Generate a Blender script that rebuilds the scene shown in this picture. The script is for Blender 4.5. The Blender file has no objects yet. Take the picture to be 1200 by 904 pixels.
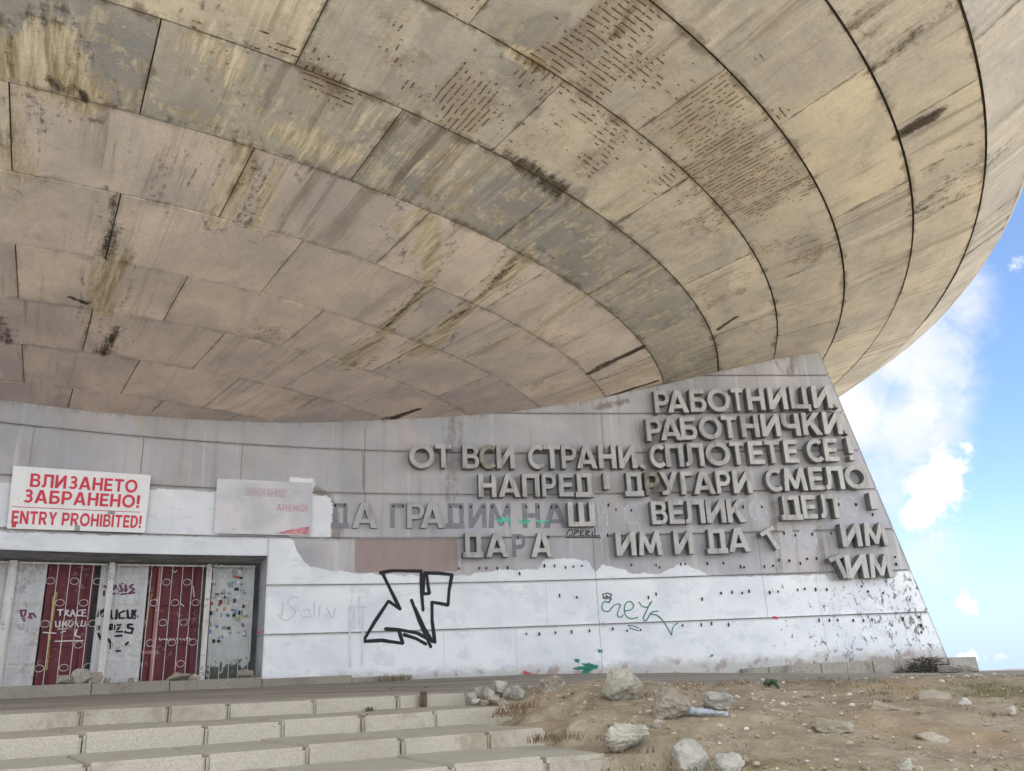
import bpy, bmesh, math, random
import numpy as np
from mathutils import noise as mnoise
from mathutils import Vector, Matrix
random.seed(7); rng = np.random.default_rng(7)
S = bpy.context.scene
COL = S.collection
R = math.radians

# ------------------------------------------------------------------ camera
F, PITCH, ROLL = 984.54, 0.325606, 0.044603
cp, sp, cr, sr = math.cos(PITCH), math.sin(PITCH), math.cos(ROLL), math.sin(ROLL)
cam_d = bpy.data.cameras.new("camera"); cam = bpy.data.objects.new("camera", cam_d); COL.objects.link(cam)
right = Vector((cr, sp*sr, -cp*sr)); up = Vector((sr, -sp*cr, cp*cr)); fwd = Vector((0, cp, sp))
M = Matrix((right, up, -fwd)).transposed().to_4x4()
cam.matrix_world = M
cam_d.sensor_width = 36; cam_d.lens = F/1200*36; cam_d.clip_start = 0.05; cam_d.clip_end = 60000
S.camera = cam

# ------------------------------------------------------------------ light
SUN_EL, SUN_AZ = 70.0, -14.0        # degrees; azimuth measured from +Y (behind the monument) towards +X
SUN_STRENGTH, SKY_STRENGTH, EXPOSURE = 5.0, 0.06, 1.9
W = bpy.data.worlds.new("World"); S.world = W; W.use_nodes = True
sun_d = bpy.data.lights.new("sun", 'SUN'); sun_d.energy = SUN_STRENGTH; sun_d.angle = R(1.0); sun_d.color = (1.0, .96, .9)
sun = bpy.data.objects.new("sun", sun_d); COL.objects.link(sun)
sd = Vector((math.sin(R(SUN_AZ))*math.cos(R(SUN_EL)), math.cos(R(SUN_AZ))*math.cos(R(SUN_EL)), math.sin(R(SUN_EL))))
sun.rotation_euler = sd.to_track_quat('Z', 'Y').to_euler()
S.view_settings.view_transform = 'Standard'; S.view_settings.look = 'None'
S.view_settings.exposure = EXPOSURE; S.view_settings.gamma = 1
S.view_settings.use_curve_mapping = False
S.render.resolution_x = 1024; S.render.resolution_y = 771

# ------------------------------------------------------------------ node helper
def C(r, g, b):
    f = lambda c: (c/255/12.92) if c/255 <= .04045 else ((c/255+.055)/1.055)**2.4
    return (f(r), f(g), f(b), 1)
class NT:
    def __init__(s, tree): s.t = tree; s.N = tree.nodes; s.L = tree.links
    def n(s, ty, **kw):
        nd = s.N.new(ty)
        for k, v in kw.items(): setattr(nd, k, v)
        return nd
    def put(s, sock, v):
        if isinstance(v, bpy.types.NodeSocket): s.L.new(v, sock)
        elif v is not None:
            if isinstance(v, (int, float)) and hasattr(sock.default_value, '__len__'):
                v = (v, v, v, 1)[:len(sock.default_value)]
            sock.default_value = v
    def math(s, op, a, b=0.0, c=None, clamp=False):
        nd = s.n('ShaderNodeMath', operation=op, use_clamp=clamp); s.put(nd.inputs[0], a); s.put(nd.inputs[1], b)
        if c is not None: s.put(nd.inputs[2], c)
        return nd.outputs[0]
    def mul(s, a, b): return s.math('MULTIPLY', a, b)
    def add(s, a, b): return s.math('ADD', a, b)
    def sub(s, a, b): return s.math('SUBTRACT', a, b)
    def mx(s, a, b): return s.math('MAXIMUM', a, b)
    def step(s, v, lo, hi, a=0.0, b=1.0):
        nd = s.n('ShaderNodeMapRange', interpolation_type='SMOOTHSTEP'); nd.clamp = True
        s.put(nd.inputs[0], v); s.put(nd.inputs[1], lo); s.put(nd.inputs[2], hi); s.put(nd.inputs[3], a); s.put(nd.inputs[4], b)
        return nd.outputs[0]
    def mix(s, f, a, b, blend='MIX'):
        nd = s.n('ShaderNodeMix', data_type='RGBA', blend_type=blend); s.put(nd.inputs[0], f); s.put(nd.inputs[6], a); s.put(nd.inputs[7], b)
        return nd.outputs[2]
    def noise(s, vec, scale, detail=4, rough=.55, dist=0.0):
        nd = s.n('ShaderNodeTexNoise'); s.put(nd.inputs['Vector'], vec); nd.inputs['Scale'].default_value = scale
        nd.inputs['Detail'].default_value = detail; nd.inputs['Roughness'].default_value = rough; nd.inputs['Distortion'].default_value = dist
        return nd.outputs[0]
    def voro(s, vec, scale, feature='F1', rnd=1.0):
        nd = s.n('ShaderNodeTexVoronoi', feature=feature); s.put(nd.inputs['Vector'], vec); nd.inputs['Scale'].default_value = scale
        nd.inputs['Randomness'].default_value = rnd
        return nd
    def map(s, vec, sc=(1, 1, 1), loc=(0, 0, 0), rot=(0, 0, 0)):
        nd = s.n('ShaderNodeMapping'); s.put(nd.inputs[0], vec); nd.inputs[1].default_value = loc; nd.inputs[2].default_value = rot; nd.inputs[3].default_value = sc
        return nd.outputs[0]
    def attr(s, name): return s.n('ShaderNodeAttribute', attribute_name=name)
    def xyz(s, vec):
        nd = s.n('ShaderNodeSeparateXYZ'); s.put(nd.inputs[0], vec); return nd.outputs
    def comb(s, x, y, z):
        nd = s.n('ShaderNodeCombineXYZ'); s.put(nd.inputs[0], x); s.put(nd.inputs[1], y); s.put(nd.inputs[2], z); return nd.outputs[0]
    def ramp(s, f, stops, interp='LINEAR'):
        nd = s.n('ShaderNodeValToRGB'); s.put(nd.inputs[0], f); e = nd.color_ramp.elements; nd.color_ramp.interpolation = interp
        while len(e) < len(stops): e.new(.5)
        for q, (p, c) in zip(e, stops): q.position = p; q.color = c
        return nd.outputs[0]
def new_mat(name):
    m = bpy.data.materials.new(name); m.use_nodes = True; t = NT(m.node_tree)
    b = m.node_tree.nodes['Principled BSDF']
    b.inputs['Specular IOR Level'].default_value = .25
    return m, t, b
def finish(t, b, col, rough=.85, bump=None, dist=.01, strength=.6):
    t.put(b.inputs['Base Color'], col); t.put(b.inputs['Roughness'], rough)
    if bump is not None:
        nd = t.n('ShaderNodeBump'); nd.inputs['Strength'].default_value = strength; nd.inputs['Distance'].default_value = dist
        t.put(nd.inputs['Height'], bump); t.L.new(nd.outputs[0], b.inputs['Normal'])
def simple(name, rgb, rough=.7, var=.15, scale=6.0, bump=0.0, metal=0.0):
    m, t, b = new_mat(name)
    oc = t.n('ShaderNodeTexCoord').outputs['Object']
    nz = t.noise(oc, scale, 5, .6)
    col = t.mix(t.step(nz, .3, .7), tuple(c*(1-var) for c in rgb[:3])+(1,), tuple(min(1, c*(1+var)) for c in rgb[:3])+(1,))
    finish(t, b, col, rough, t.noise(oc, scale*6, 4) if bump else None, bump or .01)
    b.inputs['Metallic'].default_value = metal
    return m

# ------------------------------------------------------------------ projection helpers (find where things stand)
def ray(px):
    x, y = px[0]-600, 452-px[1]
    xr, yr = cr*x+sr*y, -sr*x+cr*y
    return np.array([xr, cp*F-sp*yr, sp*F+cp*yr])/F
def plan(X):
    return 17.60048+.203693*X-.0160090*X*X+.00107770*X**3
def slope(X): return .203693-.032018*X+.0032331*X*X
def wpt(X, z, off=0.0):
    s = slope(X); k = 1/np.sqrt(1+s*s)
    return np.array([X+off*s*k, plan(X)-off*k, z])
def nrm(X):
    s = slope(X); k = 1/math.sqrt(1+s*s); return Vector((s*k, -k, 0))
def hit(px, off=0.0):
    """wall parameter (X, z) seen at a photo pixel, on the surface standing off from the wall"""
    d = ray(px); ts = np.linspace(4, 40, 3600)
    X = d[0]*ts; v = (plan(X)-d[1]*ts)/np.sqrt(1+slope(X)**2)-off
    i = int(np.argmax(v < 0)); a, b = ts[i-1], ts[i]
    for _ in range(30):
        m = (a+b)/2; x = d[0]*m
        if (plan(x)-d[1]*m)/math.sqrt(1+slope(x)**2)-off > 0: a = m
        else: b = m
    P = d*a; x0 = P[0]
    for _ in range(4):
        s = slope(x0); x0 = P[0]-off*s/math.sqrt(1+s*s)
    return x0, P[2]
AX = np.array([-12.58463, 21.82540])
RR = [24.10, 23.56, 22.72, 21.57, 20.33, 19.00, 17.70, 16.46, 15.16, 13.80, 12.47, 11.06, 9.64, 8.2]
ZZ = [9.30, 7.96, 7.46, 7.15, 6.82, 6.60, 6.30, 5.98, 5.69, 5.43, 5.24, 5.07, 4.89, 4.74]
def zs(r): return np.interp(r, RR[::-1], ZZ[::-1])
def on_saucer(px):
    d = ray(px); ts = np.linspace(4, 45, 4000)
    P = d[None]*ts[:, None]; r = np.hypot(P[:, 0]-AX[0], P[:, 1]-AX[1]); v = P[:, 2]-zs(r); v[r > 23.6] = -1
    i = int(np.argmax(v > 0)); p = P[i]
    return math.atan2(p[1]-AX[1], p[0]-AX[0]), float(r[i])

# value noise on numpy arrays
_tab = rng.random((64, 64))
def vnoise(x, y):
    xi = np.floor(x).astype(int); yi = np.floor(y).astype(int); fx = x-xi; fy = y-yi
    fx = fx*fx*(3-2*fx); fy = fy*fy*(3-2*fy)
    g = lambda a, b: _tab[a % 64, b % 64]
    return (g(xi, yi)*(1-fx)+g(xi+1, yi)*fx)*(1-fy)+(g(xi, yi+1)*(1-fx)+g(xi+1, yi+1)*fx)*fy-.5
def fbm(x, y, o=4):
    s = 0; a = 1
    for k in range(o): s = s+a*vnoise(x*2**k+17*k, y*2**k+31*k); a *= .5
    return s

# ------------------------------------------------------------------ object helpers
def setp(o, label=None, cat=None, group=None, kind=None):
    if label: o['label'] = label
    if cat: o['category'] = cat
    if group: o['group'] = group
    if kind: o['kind'] = kind
    return o
def mesh_obj(name, verts, faces, mat, parent=None, smooth=False):
    me = bpy.data.meshes.new(name); me.from_pydata([tuple(map(float, v)) for v in verts], [], faces); me.update()
    if mat: me.materials.append(mat)
    if smooth: me.polygons.foreach_set('use_smooth', [True]*len(me.polygons))
    o = bpy.data.objects.new(name, me); COL.objects.link(o)
    if parent: o.parent = parent
    return o
def np_mesh(name, V, Q, mat, parent=None, uv=None, cols=None, floats=None, smooth=False):
    me = bpy.data.meshes.new(name); nv, nq = len(V), len(Q)
    me.vertices.add(nv); me.vertices.foreach_set('co', np.asarray(V, np.float32).ravel())
    me.loops.add(nq*4); me.loops.foreach_set('vertex_index', np.asarray(Q, np.int32).ravel())
    me.polygons.add(nq); me.polygons.foreach_set('loop_start', np.arange(0, nq*4, 4, dtype=np.int32))
    me.polygons.foreach_set('loop_total', np.full(nq, 4, np.int32))
    if smooth: me.polygons.foreach_set('use_smooth', np.ones(nq, bool))
    me.update(calc_edges=True)
    if uv is not None:
        l = me.uv_layers.new(name='UVMap'); l.data.foreach_set('uv', np.asarray(uv, np.float32)[np.asarray(Q).ravel()].ravel())
    for k, a in (cols or {}).items():
        at = me.attributes.new(k, 'FLOAT_COLOR', 'POINT'); at.data.foreach_set('color', np.asarray(a, np.float32).ravel())
    for k, a in (floats or {}).items():
        at = me.attributes.new(k, 'FLOAT', 'POINT'); at.data.foreach_set('value', np.asarray(a, np.float32).ravel())
    if mat: me.materials.append(mat)
    o = bpy.data.objects.new(name, me); COL.objects.link(o)
    if parent: o.parent = parent
    return o
def grid_idx(n, m, base=0):
    i, j = np.meshgrid(np.arange(n-1), np.arange(m-1), indexing='ij'); a = (i*m+j).ravel()+base
    return np.stack([a, a+m, a+m+1, a+1], 1)
def empty(name, loc, label=None, cat=None, group=None):
    o = bpy.data.objects.new(name, None); COL.objects.link(o); o.location = loc; o.empty_display_size = .2
    return setp(o, label, cat, group)
class MB:
    """collects boxes, bars and strips into one mesh"""
    def __init__(s): s.v = []; s.f = []
    def hexa(s, P):           # 8 corners: bottom ring 0-3, top ring 4-7
        b = len(s.v); s.v += [tuple(p) for p in P]
        s.f += [tuple(b+i for i in q) for q in ((0, 3, 2, 1), (4, 5, 6, 7), (0, 1, 5, 4), (1, 2, 6, 5), (2, 3, 7, 6), (3, 0, 4, 7))]
    def tube(s, pts, r, n=8, closed=False, cap=True):
        pts = [Vector(p) for p in pts]; b = len(s.v); m = len(pts)
        for i, p in enumerate(pts):
            if closed: d = pts[(i+1) % m]-pts[i-1]
            else: d = pts[min(i+1, m-1)]-pts[max(i-1, 0)]
            d.normalize(); a = d.cross(Vector((0, 0, 1)))
            if a.length < .2: a = d.cross(Vector((0, 1, 0)))
            a.normalize(); c = d.cross(a); rr = r[i] if isinstance(r, (list, tuple)) else r
            for k in range(n):
                t = 2*math.pi*k/n; s.v.append(tuple(p+a*math.cos(t)*rr+c*math.sin(t)*rr))
        for i in range(m if closed else m-1):
            for k in range(n):
                j = (i+1) % m; s.f.append((b+i*n+k, b+i*n+(k+1) % n, b+j*n+(k+1) % n, b+j*n+k))
        if cap and not closed:
            s.f.append(tuple(b+k for k in range(n))[::-1]); s.f.append(tuple(b+(m-1)*n+k for k in range(n)))
    def build(s, name, mat, parent=None, smooth=False): return mesh_obj(name, s.v, s.f, mat, parent, smooth)

# ================================================================== MATERIALS
def concrete_saucer():
    m, t, b = new_mat('weathered_concrete')
    uv = t.n('ShaderNodeUVMap', uv_map='UVMap').outputs[0]
    pv = t.attr('pv').outputs['Fac']; band = t.attr('band').outputs['Fac']
    st = t.n('ShaderNodeSeparateColor'); sa = t.attr('stain'); t.L.new(sa.outputs['Color'], st.inputs[0])
    sR, sG, sB, sA = st.outputs[0], st.outputs[1], st.outputs[2], sa.outputs['Alpha']
    u, v, _ = t.xyz(uv)
    pvec = t.comb(u, v, t.mul(pv, 60.0))                       # breaks at panel joints
    g = lambda r, gg, bb: (r, gg, bb, 1)
    B = [(0.0, g(.42, .405, .375)), (.07, g(.42, .405, .375)), (.09, g(.42, .385, .31)), (.17, g(.47, .43, .35)), (.34, g(.54, .495, .41)), (.40, g(.56, .52, .44)),
         (.42, g(.335, .322, .295)), (.45, g(.335, .322, .295)), (.49, g(.63, .555, .49)), (.75, g(.68, .58, .53)), (1.0, g(.67, .575, .525))]
    base = t.ramp(t.math('DIVIDE', band, 12.0), B)
    base = t.mix(1.0, base, t.mix(t.math('FRACT', t.mul(pv, 7.31)), (.86, .87, .90, 1), (1.10, 1.07, 1.02, 1)), 'MULTIPLY')
    # large cloudy tone
    n1 = t.noise(pvec, .9, 5, .6, .4)
    base = t.mix(1.0, base, t.mix(t.step(n1, .3, .72), (.80, .81, .84, 1), (1.13, 1.11, 1.06, 1)), 'MULTIPLY')
    # grey damp patches with crisp edges, strongest in middle bands
    mid = t.ramp(t.math('DIVIDE', band, 12.0), [(0, g(.22, .22, .22)), (.2, g(.3, .3, .3)), (.34, g(.5, .5, .5)), (.415, g(.9, .9, .9)), (.45, g(.8, .8, .8)), (.5, g(.12, .12, .12)), (1, g(.1, .1, .1))])
    n2 = t.noise(pvec, .75, 6, .62, .8)
    patch = t.mul(t.step(n2, .53, .60), mid)
    patch = t.mx(patch, t.step(t.add(sB, t.mul(t.sub(n1, .5), .8)), .35, .6))
    base = t.mix(t.mul(patch, .72), base, g(.255, .25, .238))
    # yellow lichen / bare cement blotches
    n3 = t.noise(t.map(pvec, (1.0, 1.6, 1)), 1.7, 8, .68, .6)
    n3f = t.noise(pvec, 8.0, 10, .80, .4)
    yel = t.mul(t.step(t.add(n3, t.mul(t.sub(n3f, .5), .95)), .535, .565), t.mul(mid, .95))
    n3b = t.noise(t.map(uv, (9, 1.1, 1)), 1.0, 9, .72, .25)
    crust = t.mul(t.step(t.add(sG, t.add(t.mul(t.sub(n3b, .5), 1.3), t.mul(t.sub(n3f, .5), .6))), .34, .62), t.step(sG, .03, .15))
    base = t.mix(t.mul(yel, .8), base, t.mix(t.step(n3b, .38, .62), g(.31, .245, .145), g(.59, .525, .395)))
    crc = t.ramp(n3b, [(.30, g(.15, .105, .06)), (.43, g(.34, .27, .165)), (.53, g(.56, .475, .325)), (.66, g(.70, .645, .52))])
    base = t.mix(t.mul(crust, .88), base, crc)
    # water streaks running across each ring (radial)
    sx = t.noise(t.map(pvec, (7.5, .35, 1)), 1.0, 6, .6, .2)
    sxm = t.noise(uv, .35, 3, .5)
    streak = t.mul(t.step(sx, .56, .72), t.step(sxm, .42, .62))
    base = t.mix(t.mul(streak, .42), base, g(.16, .145, .115))
    # dark biological dirt: strokes broken up by streaky noise
    nk = t.noise(t.map(uv, (10, 1.5, 1)), 1.0, 9, .70, .3)
    nk2 = t.noise(uv, 11, 8, .74)
    dk = t.add(sR, t.add(t.mul(t.sub(nk, .5), 1.35), t.mul(t.sub(nk2, .5), 1.35)))
    dark = t.mul(t.step(dk, .34, .86), t.step(sR, .03, .16))
    base = t.mix(t.mul(dark, .97), base, t.mix(t.step(nk2, .4, .62), g(.010, .007, .004), g(.060, .043, .024)))
    # mottled lichen and soot over the middle and outer rings
    mt1 = t.noise(pvec, 3.4, 10, .76, .5); mt2 = t.noise(uv, .55, 4, .6, .3)
    mamt = t.ramp(t.math('DIVIDE', band, 12.0), [(0, g(.25, .25, .25)), (.2, g(.5, .5, .5)), (.34, g(.62, .62, .62)), (.44, g(.85, .85, .85)), (.5, g(.30, .30, .30)), (1, g(.22, .22, .22))])
    mot = t.mul(t.mul(t.step(mt1, .50, .66), t.step(mt2, .44, .60)), mamt)
    base = t.mix(t.mul(mot, .75), base, t.mix(nk2, g(.11, .085, .05), g(.26, .215, .145)))
    # long water streaks with pale lime and dark mould side by side
    ws = t.noise(t.map(uv, (5.5, .45, 1), (3, 0, 0)), 1.0, 8, .68, .25); wz = t.noise(t.map(uv, (.7, .35, 1), (9, 4, 0)), 1.0, 3, .5)
    wsm = t.step(wz, .52, .64)
    base = t.mix(t.mul(t.mul(t.step(ws, .54, .66), wsm), .36), base, g(.13, .105, .065))
    base = t.mix(t.mul(t.mul(t.step(ws, .46, .36), wsm), .26), base, g(.58, .53, .42))
    # grime along the panel joints
    eg = t.attr('edge').outputs['Fac']; ne = t.noise(t.map(uv, (2.2, 2.2, 1)), 1.0, 6, .68, .4)
    gr = t.step(t.sub(t.add(t.mul(t.sub(ne, .5), .62), .055), eg), -.02, .09)
    gk = t.ramp(t.math('DIVIDE', band, 12.0), [(0, g(.6, .6, .6)), (.46, g(.7, .7, .7)), (.52, g(.28, .28, .28)), (1, g(.25, .25, .25))])
    base = t.mix(t.mul(gr, gk), base, t.mix(nk2, g(.06, .047, .03), g(.16, .125, .08)))
    fall = t.attr('fall').outputs['Fac']
    lk = t.noise(t.comb(t.mul(u, 5.5), t.mul(v, .22), t.mul(pv, 30.0)), 1.0, 9, .72, .15)
    ll = t.noise(t.comb(t.mul(u, .75), t.mul(pv, 17.0), 3.0), 1.0, 4, .6)
    reach = t.step(t.sub(t.mul(t.sub(ll, .40), 6.5), fall), -.25, .35)
    lamt = t.ramp(t.math('DIVIDE', band, 12.0), [(0, g(.55, .55, .55)), (.36, g(.65, .65, .65)), (.42, g(.75, .75, .75)), (.5, g(.5, .5, .5)), (.58, g(.28, .28, .28)), (1, g(.2, .2, .2))])
    lm = t.mul(t.mul(reach, t.step(ll, .47, .58)), lamt)
    base = t.mix(t.mul(t.mul(t.step(lk, .525, .60), lm), .78), base, t.mix(nk2, g(.075, .055, .032), g(.20, .165, .11)))
    base = t.mix(t.mul(t.mul(t.step(lk, .475, .41), lm), .55), base, g(.62, .57, .46))
    jt = t.mul(t.step(t.sub(t.add(t.mul(t.sub(lk, .5), .5), .03), fall), -.02, .10), t.step(band, 7.0, 4.0))
    base = t.mix(t.mul(jt, .6), base, g(.10, .075, .045))
    # soot speckle
    sp1 = t.noise(pvec, 26, 3, .7)
    spm = t.noise(uv, .8, 4, .6)
    speck = t.mul(t.step(sp1, .64, .70), t.step(spm, .46, .62))
    base = t.mix(t.mul(speck, .55), base, g(.07, .055, .04))
    # board-mark erosion: rows of dashes, along or across the ring per panel
    along = t.math('GREATER_THAN', t.math('FRACT', t.mul(pv, 3.77)), .45)
    a_ = t.n('ShaderNodeMix', data_type='FLOAT'); t.put(a_.inputs[0], along); t.put(a_.inputs[2], u); t.put(a_.inputs[3], v)
    b_ = t.n('ShaderNodeMix', data_type='FLOAT'); t.put(b_.inputs[0], along); t.put(b_.inputs[2], v); t.put(b_.inputs[3], u)
    wob = t.mul(t.sub(t.noise(pvec, 3.0, 3), .5), .05); rv = t.mul(t.add(a_.outputs[0], wob), 13.5); rows = t.math('FRACT', rv); rid = t.math('FLOOR', rv)
    lw_ = t.mul(t.sub(t.noise(uv, 7.0, 4, .7), .5), .34)
    line = t.mul(t.step(rows, t.add(.33, lw_), t.add(.45, lw_)), t.step(rows, .68, .56))
    dn = t.noise(t.comb(t.mul(rid, 3.7), t.mul(b_.outputs[0], 10.0), pv), 1.0, 4, .7)
    er = t.add(t.mul(t.noise(pvec, 1.1, 7, .66, .5), .8), t.mul(t.noise(pvec, 5.0, 4, .6), .2))
    outer = t.ramp(t.math('DIVIDE', band, 12.0), [(0, g(0, 0, 0)), (.08, g(.03, .03, .03)), (.2, g(.075, .075, .075)), (.27, g(.10, .10, .10)), (.36, g(.095, .095, .095)), (.42, g(.02, .02, .02)), (1, g(.01, .01, .01))])
    zv = t.add(t.add(er, outer), t.mul(sA, .22))
    zone = t.step(zv, .60, .70)
    dth_ = t.step(zv, .60, .86, .66, .45)
    dash = t.mul(line, t.step(t.sub(dn, dth_), -.01, .05))
    ero = t.mul(dash, zone)
    base = t.mix(t.mul(ero, .82), base, t.mix(n3f, g(.035, .02, .010), g(.14, .085, .045)))
    rst = t.mul(t.step(t.add(t.mul(sA, .55), t.mul(t.sub(n3f, .5), 1.2)), .42, .95), .26)
    base = t.mix(rst, base, g(.27, .17, .09))
    base = t.mix(t.mul(t.mul(t.step(zv, .66, .80), t.sub(1.0, line)), .35), base, g(.27, .20, .12))
    # faint board lines everywhere outside
    rl = t.math('FRACT', t.mul(a_.outputs[0], 8.5))
    bl = t.mul(t.step(rl, .05, .0), t.step(t.noise(pvec, 1.3, 3), .45, .62))
    base = t.mix(t.mul(bl, .42), base, g(.12, .10, .075))
    # scratches / pale drips
    pale = t.mul(t.step(t.noise(t.map(uv, (14, 1.2, 1)), 1.0, 5, .65, .3), .68, .74), t.step(spm, .58, .48))
    base = t.mix(t.mul(pale, .5), base, g(.56, .53, .46))
    fine = t.noise(uv, 55, 5, .75); fin2 = t.noise(pvec, 16, 8, .75)
    base = t.mix(1.0, base, t.mix(t.step(fine, .25, .75), (.87, .87, .87, 1), (1.13, 1.13, 1.13, 1)), 'MULTIPLY')
    base = t.mix(1.0, base, t.mix(t.step(fin2, .3, .7), (.93, .93, .935, 1), (1.06, 1.06, 1.055, 1)), 'MULTIPLY')
    h = t.add(t.mul(fine, .25), t.add(t.mul(n3, .5), t.add(t.mul(ero, -1.6), t.mul(dark, t.mul(nk2, -1.0)))))
    finish(t, b, base, .88, h, .018, .8)
    return m

SEAMS = []
def wall_mat():
    m, t, b = new_mat('painted_wall')
    uv = t.n('ShaderNodeUVMap', uv_map='UVMap').outputs[0]
    pa = t.attr('paint'); sc = t.n('ShaderNodeSeparateColor'); t.L.new(pa.outputs['Color'], sc.inputs[0])
    wd, chip, br, dirt = sc.outputs[0], sc.outputs[1], sc.outputs[2], pa.outputs['Alpha']
    u, v, _ = t.xyz(uv); g = lambda r, gg, bb: (r, gg, bb, 1)
    # grey weathered concrete facing
    n0 = t.noise(uv, .55, 5, .6, .3)
    grey = t.mix(t.step(n0, .3, .7), g(.35, .345, .36), g(.50, .485, .495))
    vs = t.noise(t.map(uv, (5.0, .22, 1)), 1.0, 6, .6, .15)
    grey = t.mix(t.mul(t.step(vs, .52, .70), .5), grey, g(.27, .255, .25))
    grey = t.mix(t.mul(t.step(vs, .44, .33), .5), grey, g(.60, .585, .57))
    pink = t.noise(t.map(uv, (1.3, .5, 1)), .8, 3, .5)
    grey = t.mix(t.mul(t.step(pink, .52, .7), .5), grey, g(.46, .40, .39))
    bluep = t.noise(t.map(uv, (.9, .8, 1), (7, 3, 0)), .6, 3, .5)
    grey = t.mix(t.mul(t.step(bluep, .53, .62), .55), grey, g(.37, .385, .43))
    och = t.noise(t.map(uv, (2.4, .18, 1), (3, 1, 0)), 1.0, 5, .65)
    hi = t.step(v, 3.4, 5.2)
    grey = t.mix(t.mul(t.mul(t.step(och, .60, .70), hi), .75), grey, g(.47, .37, .23))
    ccm = t.noise(uv, 7, 6, .7)
    cdr = t.noise(t.map(uv, (9, .8, 1)), 1.0, 8, .70, .2)
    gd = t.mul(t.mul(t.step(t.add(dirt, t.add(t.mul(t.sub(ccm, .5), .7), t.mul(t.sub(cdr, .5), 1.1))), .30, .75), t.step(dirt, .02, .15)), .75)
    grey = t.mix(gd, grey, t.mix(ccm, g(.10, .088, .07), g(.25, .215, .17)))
    # brown painted rectangle
    nb = t.noise(uv, 9, 5, .65)
    bm_ = t.step(t.add(br, t.mul(t.sub(nb, .5), .06)), -.012, .012)
    base = t.mix(bm_, grey, t.mix(t.noise(t.map(uv, (6, 2, 1)), 1.0, 5), g(.27, .205, .19), g(.36, .29, .275)))
    # white over-paint with ragged upper edge and chips
    e1 = t.noise(t.map(uv, (1.0, 1.6, 1)), 3.2, 7, .68, .5)
    wm = t.step(t.add(wd, t.mul(t.sub(e1, .5), .22)), -.012, .012)
    ch = t.noise(t.map(uv, (1.5, 1.0, 1)), 5.5, 8, .72, .6)
    chv = t.noise(t.map(uv, (2.6, .5, 1)), .8, 4, .6)
    cm = t.step(t.add(ch, t.add(t.mul(chip, .16), t.mul(t.sub(chv, .5), .3))), .685, .70)
    wm = t.mul(wm, t.sub(1.0, cm))
    wv = t.noise(uv, .9, 5, .6, .5)
    white = t.mix(t.step(wv, .35, .65), g(.66, .685, .72), g(.765, .785, .805))
    roll = t.noise(t.map(uv, (1.0, 1.5, 1), (4, 2, 0)), 1.3, 8, .72, .2); rol2 = t.noise(t.map(uv, (2.5, 9, 1)), 1.2, 6, .7)
    white = t.mix(t.mul(t.step(t.add(roll, t.mul(t.sub(rol2, .5), .25)), .54, .60), .5), white, g(.56, .59, .64))
    scf = t.noise(t.map(uv, (5, 3, 1), (1, 9, 0), (0, 0, .5)), 2.2, 9, .76, .6)
    white = t.mix(t.mul(t.step(scf, .665, .70), .7), white, g(.26, .26, .27))
    white = t.mix(t.mul(t.step(vs, .60, .75), .35), white, g(.50, .49, .48))
    under = t.mix(t.step(ccm, .4, .6), g(.13, .135, .14), g(.40, .39, .38))
    base = t.mix(t.mul(cm, t.step(wd, .0, .02)), base, under)
    base = t.mix(wm, base, white)
    # red/pink remains near the ground
    rd = t.mul(t.step(v, .10, -.06), t.step(t.noise(uv, 2.6, 5, .6), .53, .58))
    base = t.mix(t.mul(rd, .7), base, t.mix(ccm, g(.30, .10, .09), g(.42, .33, .30)))
    for (X_, z_0, z_1, k_) in SEAMS:
        du = t.math('ABSOLUTE', t.sub(t.add(u, t.mul(t.sub(ccm, .5), .05)), X_*1.06))
        sm_ = t.mul(t.mul(t.step(du, .013, .004), t.step(v, z_0-.01, z_0+.01)), t.step(v, z_1+.01, z_1-.01))
        base = t.mix(t.mul(sm_, k_), base, g(.13, .115, .10))
    # splash dirt at foot
    ft = t.mul(t.step(t.add(v, t.mul(t.sub(e1, .5), .5)), .16, -.12), .55)
    base = t.mix(ft, base, g(.27, .24, .20))
    fine = t.noise(uv, 45, 4, .7)
    base = t.mix(1.0, base, t.mix(fine, (.92, .92, .92, 1), (1.08, 1.08, 1.08, 1)), 'MULTIPLY')
    # vertical hairline joints/cracks
    h = t.add(t.mul(fine, .15), t.add(t.mul(wm, .25), t.mul(nb, .25)))
    finish(t, b, base, .7, h, .008, .5)
    return m

def speckled(name, c0, c1, c2, dirt=(.12, .095, .06), amt=.5):
    m, t, b = new_mat(name)
    oc = t.n('ShaderNodeTexCoord').outputs['Object']
    v1 = t.voro(oc, 150).outputs['Color']; r_ = t.n('ShaderNodeSeparateColor'); t.L.new(v1, r_.inputs[0])
    col = t.mix(t.step(r_.outputs[0], .15, .85), c0+(1,), c1+(1,))
    col = t.mix(t.mul(t.step(r_.outputs[1], .86, .9), .7), col, c2+(1,))
    n7 = t.noise(oc, .55, 5, .6, .3); col = t.mix(t.mul(t.step(n7, .45, .65), .35), col, tuple(c*.72 for c in c0)+(1,))
    n1 = t.noise(oc, 1.3, 6, .65, .4); n2 = t.noise(oc, 9, 6, .7)
    col = t.mix(t.mul(t.step(t.add(n1, t.mul(t.sub(n2, .5), .5)), .50, .72), amt), col, dirt+(1,))
    geo = t.n('ShaderNodeNewGeometry'); nz = t.xyz(geo.outputs['Normal'])[2]
    top = t.step(nz, .5, .9)
    col = t.mix(t.mul(top, .55), col, t.mix(n2, (.27, .25, .205, 1), (.36, .335, .285, 1)))
    finish(t, b, col, .9, t.add(r_.outputs[0], t.mul(n2, 2)), .006, .5)
    return m

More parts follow.
